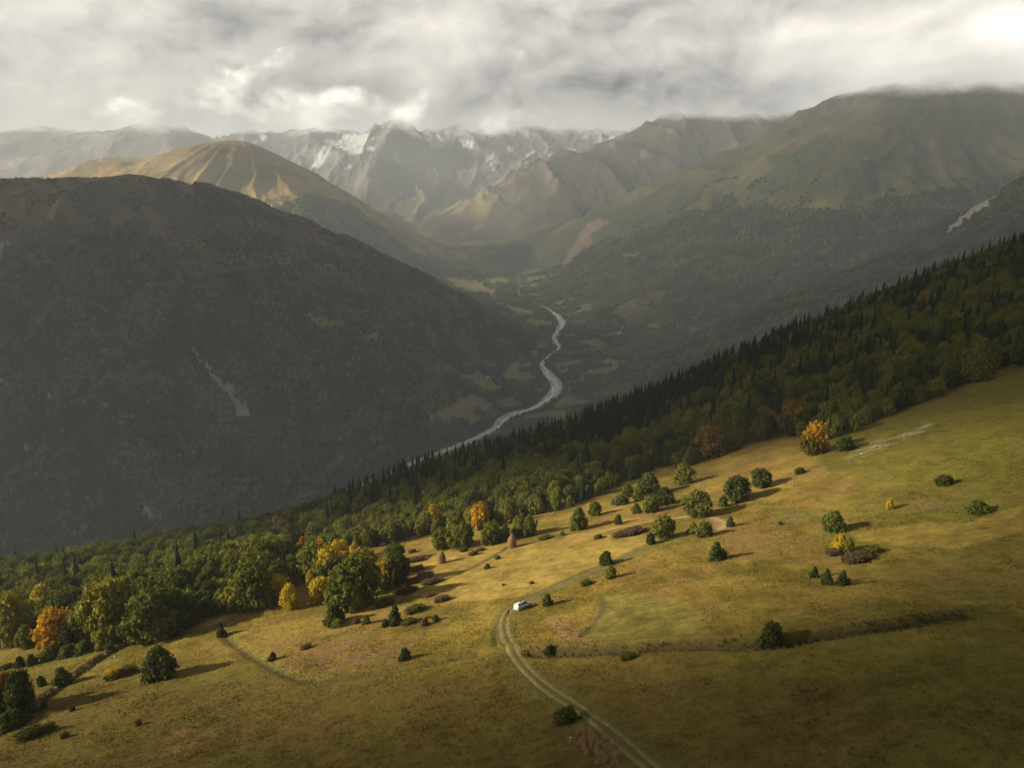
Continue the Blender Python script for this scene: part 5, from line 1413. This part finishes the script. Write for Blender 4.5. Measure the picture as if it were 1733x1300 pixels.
# ------------------------------------------------------------------ small builders
def bm_obj(name, bm, mat, parent=None, smooth=False):
    me = bpy.data.meshes.new(name); bm.normal_update(); bm.to_mesh(me); bm.free()
    if smooth:
        for p in me.polygons: p.use_smooth = True
    return obj(name, me, mat, parent)
def add_box(bm, c, s, rot=None, bev=0):
    r = bmesh.ops.create_cube(bm, size=1.0); vs = r['verts']
    M = Matrix.Translation(c) @ (rot.to_4x4() if rot is not None else Matrix.Identity(4)) @ Matrix.Diagonal((*s, 1))
    bmesh.ops.transform(bm, matrix=M, verts=vs)
    if bev:
        ed_ = list({e_ for v_ in vs for e_ in v_.link_edges}); bmesh.ops.bevel(bm, geom=ed_, offset=bev, segments=1, affect='EDGES')
def add_cyl(bm, p0, p1, r0, r1, seg=10):
    p0, p1 = Vector(p0), Vector(p1); dv = p1 - p0
    r = bmesh.ops.create_cone(bm, cap_ends=True, segments=seg, radius1=r0, radius2=max(r1, .001), depth=dv.length)
    bmesh.ops.transform(bm, matrix=Matrix.Translation((p0 + p1) / 2) @ dv.to_track_quat('Z', 'Y').to_matrix().to_4x4(), verts=r['verts'])
def ground(u, v): return hit([u], [v], HA, dt=.2)[0]
def root(name, p, rz=0):
    o = obj(name, None); o.location = p; o.rotation_euler = (0, 0, rz); return o

# ------------------------------------------------------------------ two haystacks
M_hay = plain_mat('hay', (.22, .135, .065), nscale=5, amt=.9, bump=.8)
M_pole = plain_mat('weathered_pole', (.45, .40, .33), nscale=4)
def haystack(u, v, hpx, wpx, lab, seed):
    p = ground(u, v); d = np.linalg.norm(p); h = hpx * d / FPX / .89; w_ = wpx * d / FPX
    rt = root('haystack', (p[0], p[1], p[2] - .1), seed)
    prof = [(0, .40), (.06, .46), (.2, .50), (.40, .495), (.57, .455), (.70, .385), (.82, .28), (.91, .165), (.97, .06)]
    bm = bmesh.new(); rings = []; r = np.random.default_rng(seed); n = 28
    for hz_, rad in prof:
        ring = []
        for k_ in range(n):
            a_ = 2 * math.pi * k_ / n
            q = rad * w_ * (1 + .10 * float(perlin(math.cos(a_) * 2.2 + seed, math.sin(a_) * 2.2 + hz_ * 4)) + .05 * (r.random() - .5))
            ring.append(bm.verts.new((q * math.cos(a_) + .03 * w_ * hz_, q * math.sin(a_), hz_ * h)))
        rings.append(ring)
    for a_, b_ in zip(rings[:-1], rings[1:]):
        for k_ in range(n): bm.faces.new((a_[k_], a_[(k_ + 1) % n], b_[(k_ + 1) % n], b_[k_]))
    t_ = bm.verts.new((.03 * w_, 0, h * .985)); 
    for k_ in range(n): bm.faces.new((rings[-1][k_], rings[-1][(k_ + 1) % n], t_))
    bm_obj('hay', bm, M_hay, rt, True)
    # loose stalks hanging over the surface
    P = []; Nn = []
    for i in range(900):
        hz_ = r.random() ** 1.2 * .93; rad = np.interp(hz_, [q[0] for q in prof], [q[1] for q in prof]) * w_; a_ = r.random() * 6.28
        P.append((rad * math.cos(a_), rad * math.sin(a_), hz_ * h)); Nn.append((math.cos(a_), math.sin(a_), .45))
    P = np.array(P); Nn = unit(np.array(Nn)); T_ = unit(np.cross(np.cross(Nn, (0, 0, 1.)), Nn)) ; s_ = np.cross(Nn, T_) * .05; dn = -T_ * .42 + Nn * .07 + .12 * r.normal(size=P.shape)
    V = np.stack([P - s_, P + s_, P + dn + Nn * .06], 1).reshape(-1, 3)
    me = soup('straw', V, [np.arange(len(V)).reshape(-1, 3)], None, [M_hay]); obj('straw', me, None, rt)['kind'] = 'stuff'
    bm = bmesh.new(); add_cyl(bm, (.03 * w_, 0, h * .9), (.05 * w_, 0, h * 1.1), .06, .04, 7); bm_obj('pole', bm, M_pole, rt)
    for a_ in (-1.9, -1.35):
        bm = bmesh.new(); add_cyl(bm, (.56 * w_ * math.cos(a_), .56 * w_ * math.sin(a_), -.1), (.38 * w_ * math.cos(a_), .38 * w_ * math.sin(a_), h * .42), .06, .045, 6)
        bm_obj('prop_pole', bm, M_pole, rt).rotation_euler = (0, 0, -seed)
    tag(rt, lab, 'haystack', 'haystacks on the mown slope')
haystack(866.5, 927, 21.5, 14.5, 'larger brown haystack with a pole, on the mown slope in front of the slim tree', 1)
haystack(747.5, 953.5, 19.5, 13.0, 'smaller brown haystack on the mown slope above the ruined shed', 2)

# ------------------------------------------------------------------ ruined log shed
M_log = plain_mat('old_log', (.16, .10, .065), nscale=7, amt=.7, bump=.5)
M_board = plain_mat('grey_board', (.095, .065, .045), nscale=8, amt=.7, bump=.4)
p = ground(720, 981); rt = root('log_shed', (p[0], p[1], p[2]), R(8))
Lx, Ly, Hh = 4.4, 2.8, 2.0
def shed_wall(name, p0, p1, nlog=7, top=Hh):
    wl = obj(name, None, None, rt)
    for k_ in range(nlog):
        bm = bmesh.new(); zz = -.5 + (k_ + .5) * (top + .5) / nlog; e_ = (Vector(p1) - Vector(p0)).normalized() * .22
        add_cyl(bm, Vector((*p0, zz)) - Vector((*e_, 0)), Vector((*p1, zz)) + Vector((*e_, 0)), (top + .5) / nlog * .52, (top + .5) / nlog * .48, 8)
        bm_obj('log', bm, M_log, wl)
shed_wall('wall', (-Lx / 2, -Ly / 2), (Lx / 2, -Ly / 2)); shed_wall('wall', (-Lx / 2, Ly / 2), (Lx / 2, Ly / 2), 6, 1.7)
shed_wall('wall', (-Lx / 2, -Ly / 2), (-Lx / 2, Ly / 2)); shed_wall('wall', (Lx / 2, -Ly / 2), (Lx / 2, Ly / 2), 5, 1.4)
rf = obj('roof', None, None, rt)
for k_ in range(7):      # what is left of the roof: a single pitch of boards, gaps between them
    bm = bmesh.new(); add_box(bm, (-Lx / 2 + .1 + k_ * .60, -.05 + .08 * math.sin(k_ * 2.1), Hh + .06 - .02 * (k_ % 3)), (.52, Ly * (.95 - .12 * (k_ % 3 == 1)), .05), Matrix.Rotation(R(-5 - k_ % 2 * 2), 3, 'X'))
    bm_obj('board', bm, M_board, rf)
tag(rt, 'small ruined brown log shed in reddish scrub right of the autumn grove', 'shed')

# ------------------------------------------------------------------ the silver estate car, seen from behind and its right
def lin(c): return tuple(q / 12.92 if q <= .04045 else ((q + .055) / 1.055) ** 2.4 for q in c)
M_paint = plain_mat('silver_paint', (.62, .62, .64), rough=.28, spec=.5, metallic=.25)
M_glass = plain_mat('dark_glass', (.015, .017, .02), rough=.08, spec=.6)
M_rubber = plain_mat('tyre_rubber', (.018, .018, .018), rough=.9)
M_rim = plain_mat('wheel_rim', (.42, .42, .44), rough=.35, spec=.5, metallic=.6)
M_trim = plain_mat('dark_trim', (.03, .03, .032), rough=.6, spec=.3)
M_tail = plain_mat('tail_light_red', (.42, .02, .015), rough=.25, spec=.5)
M_head = plain_mat('headlight_glass', (.7, .7, .7), rough=.1, spec=.6)
pc_ = ground(879, 1034); head = R(40)
fx, fy = math.cos(head), math.sin(head)
car = obj('parked_car', None); 
# stand it on the slope
def gz(x_, y_): return float(HA0(np.array([x_]), np.array([y_]))[0])
cx_, cy2 = pc_[0] + .9, pc_[1] + 1.0
gzf = gz(cx_ + fx * 1.3, cy2 + fy * 1.3); gzb = gz(cx_ - fx * 1.3, cy2 - fy * 1.3); gzl = gz(cx_ - fy * .75, cy2 + fx * .75); gzr = gz(cx_ + fy * .75, cy2 - fx * .75)
X_ = Vector((fx * 2.6, fy * 2.6, gzf - gzb)).normalized(); Y_ = Vector((-fy * 1.5, fx * 1.5, gzl - gzr)).normalized(); Z_ = X_.cross(Y_).normalized(); Y_ = Z_.cross(X_)
car.matrix_world = Matrix(((X_.x, Y_.x, Z_.x, cx_), (X_.y, Y_.y, Z_.y, cy2), (X_.z, Y_.z, Z_.z, (gzf + gzb) / 2 + .05), (0, 0, 0, 1)))
# body: cross sections along the length (x, half width low, half width waist, half width roof, waist z, roof z)
W_ = .87
SEC = [(-2.12, .70, .74, .0, .92, .0), (-2.05, .80, .84, .60, 1.02, 1.10), (-1.92, W_, W_ + .01, .66, 1.02, 1.52), (-1.2, W_, W_ + .02, .70, 1.0, 1.66), (-.2, W_, W_ + .02, .71, .98, 1.69), (.45, W_, W_ + .02, .69, .96, 1.62), (1.05, W_, W_, .66, .97, 1.10), (1.15, W_, W_, .70, .97, 1.02), (1.75, .85, .86, .66, .90, .95), (2.08, .76, .78, .60, .78, .82), (2.16, .68, .70, .50, .66, .70)]
bm = bmesh.new(); rings = []
for (x_, a_, b_, c_, wz, rz_) in SEC:
    if rz_ == 0: c_, rz_ = .70, wz + .03
    pr = [(a_ * .92, .30), (a_, .45), (b_, wz * .72 + .1), (b_ * .98, wz), (c_ + (b_ - c_) * .12 * (rz_ - wz), max(rz_ - .07, wz + .01)), (c_ * .86, rz_), (0, rz_ + .025)]
    ring = [bm.verts.new((x_, -q, z_)) for q, z_ in pr] + [bm.verts.new((x_, q, z_)) for q, z_ in reversed(pr[:-1])]
    rings.append(ring)
m_ = len(rings[0])
for a_, b_ in zip(rings[:-1], rings[1:]):
    for k_ in range(m_): bm.faces.new((a_[k_], a_[(k_ + 1) % m_], b_[(k_ + 1) % m_], b_[k_]))
bm.faces.new(rings[0]); bm.faces.new(list(reversed(rings[-1])))
bmesh.ops.recalc_face_normals(bm, faces=bm.faces)
body = bm_obj('body', bm, M_paint, car, True)
body.data.set_sharp_from_angle(angle=R(32))
def quad_part(name, pts_, mat, par, th=.012):
    bm = bmesh.new(); vs = [bm.verts.new(q) for q in pts_]; f = bm.faces.new(vs); bm.normal_update()
    r_ = bmesh.ops.extrude_face_region(bm, geom=[f]); n_ = f.normal.copy()
    bmesh.ops.translate(bm, vec=n_ * th, verts=[q for q in r_['geom'] if isinstance(q, bmesh.types.BMVert)])
    bmesh.ops.recalc_face_normals(bm, faces=bm.faces)
    return bm_obj(name, bm, mat, par)
for s in (1, -1):
    y0, y1 = s * .885, s * .735
    def sw(x0, x1, x2, x3): return [(x0, y0, 1.06), (x1, y0, 1.06), (x2, y1 * 1.03, 1.52), (x3, y1 * 1.03, 1.52)][::1 if s < 0 else -1]
    quad_part('side_window', sw(-.05, .98, .50, -.05), M_glass, car, .015); quad_part('side_window', sw(-1.02, -.14, -.14, -1.02), M_glass, car, .015); quad_part('side_window', sw(-1.78, -1.12, -1.12, -1.66), M_glass, car, .015)
    bm = bmesh.new(); add_cyl(bm, (-1.5, s * .64, 1.76), (.35, s * .64, 1.76), .022, .022, 6); add_box(bm, (-1.45, s * .64, 1.70), (.06, .04, .1)); add_box(bm, (.3, s * .64, 1.70), (.06, .04, .12)); bm_obj('roof_rail', bm, M_trim, car)
    bm = bmesh.new(); add_box(bm, (0, s * .895, .46), (3.0, .03, .14), None, .01); bm_obj('side_trim', bm, M_trim, car)
    bm = bmesh.new(); add_box(bm, (.85, s * .98, 1.06), (.12, .2, .14), None, .03); bm_obj('mirror', bm, M_paint, car)
    bm = bmesh.new(); add_box(bm, (-2.07, s * .72, .88), (.10, .16, .30), None, .02); bm_obj('tail_light', bm, M_tail, car)
    bm = bmesh.new(); add_box(bm, (2.06, s * .58, .70), (.12, .30, .14), None, .02); bm_obj('headlight', bm, M_head, car)
    for xw in (-1.3, 1.32):
        wl = obj('wheel', None, None, car); wl.location = (xw, s * .80, .33)
        bm = bmesh.new(); add_cyl(bm, (0, -.11, 0), (0, .11, 0), .335, .335, 24); bm_obj('tyre', bm, M_rubber, wl)
        bm = bmesh.new(); add_cyl(bm, (0, s * .06, 0), (0, s * .125, 0), .215, .20, 16); bm_obj('rim', bm, M_rim, wl)
quad_part('rear_window', [(-2.04, .60, 1.12), (-2.04, -.60, 1.12), (-1.93, -.55, 1.46), (-1.93, .55, 1.46)], M_glass, car, .03)
quad_part('windscreen', [(1.06, -.68, 1.06), (1.06, .68, 1.06), (.52, .62, 1.58), (.52, -.62, 1.58)], M_glass, car, .03)
bm = bmesh.new(); add_box(bm, (-2.10, 0, .50), (.20, 1.62, .24), None, .05); bm_obj('rear_bumper', bm, M_paint, car)
bm = bmesh.new(); add_box(bm, (2.12, 0, .45), (.20, 1.56, .26), None, .05); bm_obj('front_bumper', bm, M_paint, car)
bm = bmesh.new(); add_box(bm, (-.35, 0, 1.72), (.72, .80, .012), None, .004); bm_obj('sunroof', bm, M_glass, car)
quad_part('number_plate', [(-2.135, .26, .72), (-2.135, -.26, .72), (-2.125, -.26, .83), (-2.125, .26, .83)], plain_mat('plate_white', (.7, .7, .7)), car, .01)
tag(car, 'silver-white estate car parked on the grass track in the middle of the meadow', 'car')

# ------------------------------------------------------------------ the person beside the car
def person(u, v):
    p_ = ground(u, v)
    J = {'pelvis': (0, 0, .95), 'belly': (0, .01, 1.10), 'chest': (0, .02, 1.30), 'neck': (0, .01, 1.47), 'head0': (0, .0, 1.56), 'head1': (0, -.005, 1.70),
         'lsh': (-.18, .01, 1.40), 'lel': (-.27, .03, 1.15), 'lwr': (-.24, -.10, .95), 'rsh': (.18, .01, 1.40), 'rel': (.28, .04, 1.15), 'rwr': (.27, -.05, .92),
         'lhip': (-.09, 0, .92), 'lkn': (-.12, -.04, .50), 'lan': (-.13, .05, .09), 'lto': (-.15, -.12, .04), 'rhip': (.09, 0, .92), 'rkn': (.11, .03, .50), 'ran': (.12, .16, .10), 'rto': (.14, .01, .04)}
    E = [('pelvis', 'belly'), ('belly', 'chest'), ('chest', 'neck'), ('neck', 'head0'), ('head0', 'head1'), ('chest', 'lsh'), ('lsh', 'lel'), ('lel', 'lwr'), ('chest', 'rsh'), ('rsh', 'rel'), ('rel', 'rwr'),
         ('pelvis', 'lhip'), ('lhip', 'lkn'), ('lkn', 'lan'), ('lan', 'lto'), ('pelvis', 'rhip'), ('rhip', 'rkn'), ('rkn', 'ran'), ('ran', 'rto')]
    RAD = dict(pelvis=.16, belly=.15, chest=.17, neck=.06, head0=.09, head1=.095, lsh=.075, rsh=.075, lel=.055, rel=.055, lwr=.036, rwr=.036, lhip=.10, rhip=.10, lkn=.068, rkn=.068, lan=.045, ran=.045, lto=.035, rto=.035)
    for sd in 'lr':       # five fingers, each its own short chain
        w3 = np.array(J[sd + 'wr']); sg = -1 if sd == 'l' else 1
        J[sd + 'palm'] = tuple(w3 + (0, -.02, -.08)); RAD[sd + 'palm'] = .034; E.append((sd + 'wr', sd + 'palm'))
        for k_, (dx_, ln_) in enumerate(((-.028, .065), (-.01, .078), (.01, .072), (.028, .056))):
            nm = sd + 'f%d' % k_; J[nm] = tuple(w3 + (dx_ * .3, -.02 + dx_, -.10 - ln_)); RAD[nm] = .0085; E.append((sd + 'palm', nm))
        J[sd + 'th'] = tuple(w3 + (-sg * .03, -.065, -.09)); RAD[sd + 'th'] = .010; E.append((sd + 'palm', sd + 'th'))
    names = list(J); me = bpy.data.meshes.new('body')
    me.from_pydata([J[k_] for k_ in names], [(names.index(a_), names.index(b_)) for a_, b_ in E], []); me.update()
    tmp = bpy.data.objects.new('body', me); COL.objects.link(tmp)
    sk = tmp.modifiers.new('skin', 'SKIN'); ss_ = tmp.modifiers.new('sub', 'SUBSURF'); ss_.levels = 1; ss_.render_levels = 1
    for k_, nm in enumerate(names):
        q = me.skin_vertices[0].data[k_]; q.radius = (RAD[nm], RAD[nm] * (.72 if nm in ('chest', 'belly', 'pelvis') else 1)); q.use_root = nm == 'pelvis'
    dg = bpy.context.evaluated_depsgraph_get(); dg.update()
    m2 = bpy.data.meshes.new_from_object(tmp.evaluated_get(dg)); bpy.data.objects.remove(tmp)
    mats = [plain_mat('black_jacket', (.012, .012, .014)), plain_mat('dark_trousers', (.02, .02, .024)), plain_mat('skin', (.45, .27, .19)), plain_mat('shoes', (.03, .025, .02))]
    m2.materials.clear()
    for q in mats: m2.materials.append(q)
    for f in m2.polygons:
        c_ = f.center; f.use_smooth = True
        f.material_index = 3 if c_.z < .10 else 1 if c_.z < .93 and abs(c_.x) < .2 else 2 if (c_.z > 1.49 or (c_.z < .95 and abs(c_.x) > .2)) else 0
    r_ = root('person', tuple(p_), R(150))
    obj('body', m2, None, r_)
    hv, hf = ICO2
    hv = hv * (.105, .12, .10) + (0, .012, 1.685); kf = hf[(hv[hf].mean(1)[:, 2] > 1.66) | (hv[hf].mean(1)[:, 1] > .05)]
    obj('hair', soup('hair', hv, [kf], None, [plain_mat('dark_hair', (.02, .015, .012))]), None, r_)
    fc = obj('face', None, None, r_)
    for q, rad, nm, mt in (((-.035, -.092, 1.645), .013, 'eye', M_trim), ((.035, -.092, 1.645), .013, 'eye', M_trim), ((0, -.105, 1.615), .018, 'nose', mats[2]), ((0, -.092, 1.575), .016, 'mouth', plain_mat('lips', (.35, .13, .11))), ((-.095, 0, 1.62), .022, 'ear', mats[2]), ((.095, 0, 1.62), .022, 'ear', mats[2])):
        v1, f1 = ICO1; obj(nm, soup(nm, v1 * rad * np.array((1.3 if nm == 'mouth' else 1, .6, .6 if nm == 'mouth' else 1)) + q, [f1], None, [mt]), None, fc)
    tag(r_, 'person in dark clothes walking on the track behind the silver car', 'person')
person(860.3, 1043.5)

# ------------------------------------------------------------------ stones on the meadow
M_stone = plain_mat('pale_stone', (.42, .39, .34), nscale=3, amt=.5)
STN = [(825, 1116, 2.6, 'pale stone left of the track bend'), (965, 1250, 3.2, 'pale stone left of the track beside the dry stalks'), (995, 1277, 2.6, 'pale stone below the dry stalks near the bottom'), (786, 969, 2.4, 'pale stone on the mown slope below the lower haystack'), (848, 973, 2.2, 'pale stone on the mown slope below the upper haystack'),
       (768, 1086, 2.6, 'pale stone on the grass left of the track above the bank'), (757, 1106, 2.2, 'pale stone at the end of the grassy bank'), (921, 1034, 2.2, 'pale stone under the dark bush right of the car'), (258, 1082, 2.6, 'pale stone at the edge of the left wood'), (352, 1062, 2.4, 'pale stone on the grass left of the small fir'),
       (194, 1112, 2.4, 'pale stone on the terrace line, highest one'), (147, 1136, 2.8, 'pale stone on the terrace line, middle one'), (165, 1126, 2.2, 'pale stone on the terrace line, second from the top'), (386, 1058, 2.6, 'pale stone above the small dark fir'), (496, 1084, 2.4, 'pale stone on the grass below the slim yellow tree'), (1458, 768, 3.0, 'pale stone on the stony streak below the right wood'), (1490, 757, 2.8, 'pale stone in the middle of the stony streak'), (1530, 742, 2.6, 'pale stone at the upper end of the stony streak')]
for k_, (u_, v_, px_, lab) in enumerate(STN):
    p_ = ground(u_, v_); d_ = np.linalg.norm(p_); s_ = px_ * d_ / FPX * .55
    hv, hf = ICO2; r_ = np.random.default_rng(k_)
    V = hv * (1 + .3 * perlin(hv[:, 0] * 1.3 + k_, hv[:, 1] * 1.3 + hv[:, 2], 3))[:, None] * s_ * np.array([1.2, .9, .75])
    o = obj('stone', soup('stone', V, [hf], None, [M_stone]), None, None, (p_[0], p_[1], p_[2] + s_ * .25)); o.rotation_euler.z = r_.random() * 6
    tag(o, lab, 'stone', 'pale stones on the meadow')

# ------------------------------------------------------------------ dry stalks beside the track
def stalk(seed):
    r_ = np.random.default_rng(seed); V, F = [], []
    for i in range(14):
        b_ = np.array([r_.normal() * .14, r_.normal() * .14, 0]); a_ = r_.random() * 6.28; h_s = .7 + .5 * r_.random(); s_ = np.array([math.cos(a_), math.sin(a_), 0]) * .025; tp = b_ + np.array([r_.normal() * .2, r_.normal() * .2, h_s]); o_ = len(V)
        V += [b_ - s_, b_ + s_, tp + s_ * .5, tp - s_ * .5, tp + s_ * 3, tp - s_ * 3, tp + (0, 0, .12)]; F += [(o_, o_ + 1, o_ + 2), (o_, o_ + 2, o_ + 3), (o_ + 5, o_ + 4, o_ + 6)]
    V = np.array(V); return V, [np.array(F)], np.stack([.4 + .4 * r_.random(len(V)), .2 * r_.random(len(V))], -1), M_leaf_s
up = rng.uniform(975, 1050, 420); vp = rng.uniform(1238, 1296, 420)
cl_ = px_line([(985, 1246), (1005, 1262), (1022, 1276), (1042, 1288)]); Pq = hit(up, vp, HA, 50, 200, .3)
kq = linedist(Pq[:, 0], Pq[:, 1], cl_)[0] < 2.6 * rng.random(420) ** 1.3; Pq = Pq[kq]; nq = len(Pq)
sq = .45 + .5 * rng.random(nq)
gn_scatter('dry_stalks', [stalk(i) for i in range(3)], Pq, np.stack([sq, sq, sq], -1), rng.random(nq) * 6.28, rng.integers(0, 3, nq), np.array((.33, .225, .14)) * (.7 + .6 * rng.random((nq, 1))))

# ------------------------------------------------------------------ houses far down in the valley
M_wallw = plain_mat('white_wall', (.62, .60, .56)); M_tin = plain_mat('tin_roof', (.62, .62, .62), rough=.5); M_win = plain_mat('window_dark', (.03, .03, .035))
def house(u, v, rz, sx, sy, hgt, lab, H=Hall):
    p_ = hit([u], [v], H, 1800, 6500, 4)[0]; r_ = root('house', (p_[0], p_[1], float(H(p_[0:1], p_[1:2])[0])), rz)
    bm = bmesh.new(); add_box(bm, (0, 0, hgt / 2 - 1), (sx, sy, hgt + 2)); bm_obj('wall', bm, M_wallw, r_)
    bm = bmesh.new(); e_ = .6
    vs = [bm.verts.new(q) for q in ((-sx / 2 - e_, -sy / 2 - e_, hgt - .3), (sx / 2 + e_, -sy / 2 - e_, hgt - .3), (sx / 2 + e_, sy / 2 + e_, hgt - .3), (-sx / 2 - e_, sy / 2 + e_, hgt - .3), (-sx / 2 - e_, 0, hgt + sy * .32), (sx / 2 + e_, 0, hgt + sy * .32))]
    for f in ((0, 1, 5, 4), (2, 3, 4, 5), (1, 2, 5), (3, 0, 4), (3, 2, 1, 0)): bm.faces.new([vs[q] for q in f])
    bm_obj('roof', bm, M_tin, r_)
    for q in (-.28, .28):
        bm = bmesh.new(); add_box(bm, (q * sx, -sy / 2 - .02, hgt * .55), (1.2, .08, 1.4)); bm_obj('window', bm, M_win, r_)
    tag(r_, lab, 'house', 'small houses in the valley')
house(827, 640, R(20), 13, 7, 4.5, 'white house with a pale roof below the green clearing left of the river')
house(1047, 565, R(-15), 14, 8, 5, 'white house in the clearing right of the river')
house(834, 495, R(5), 15, 8, 5, 'small pale house far up the valley left of the river')
house(824, 478, R(50), 13, 8, 5, 'small pale house highest up the valley floor')
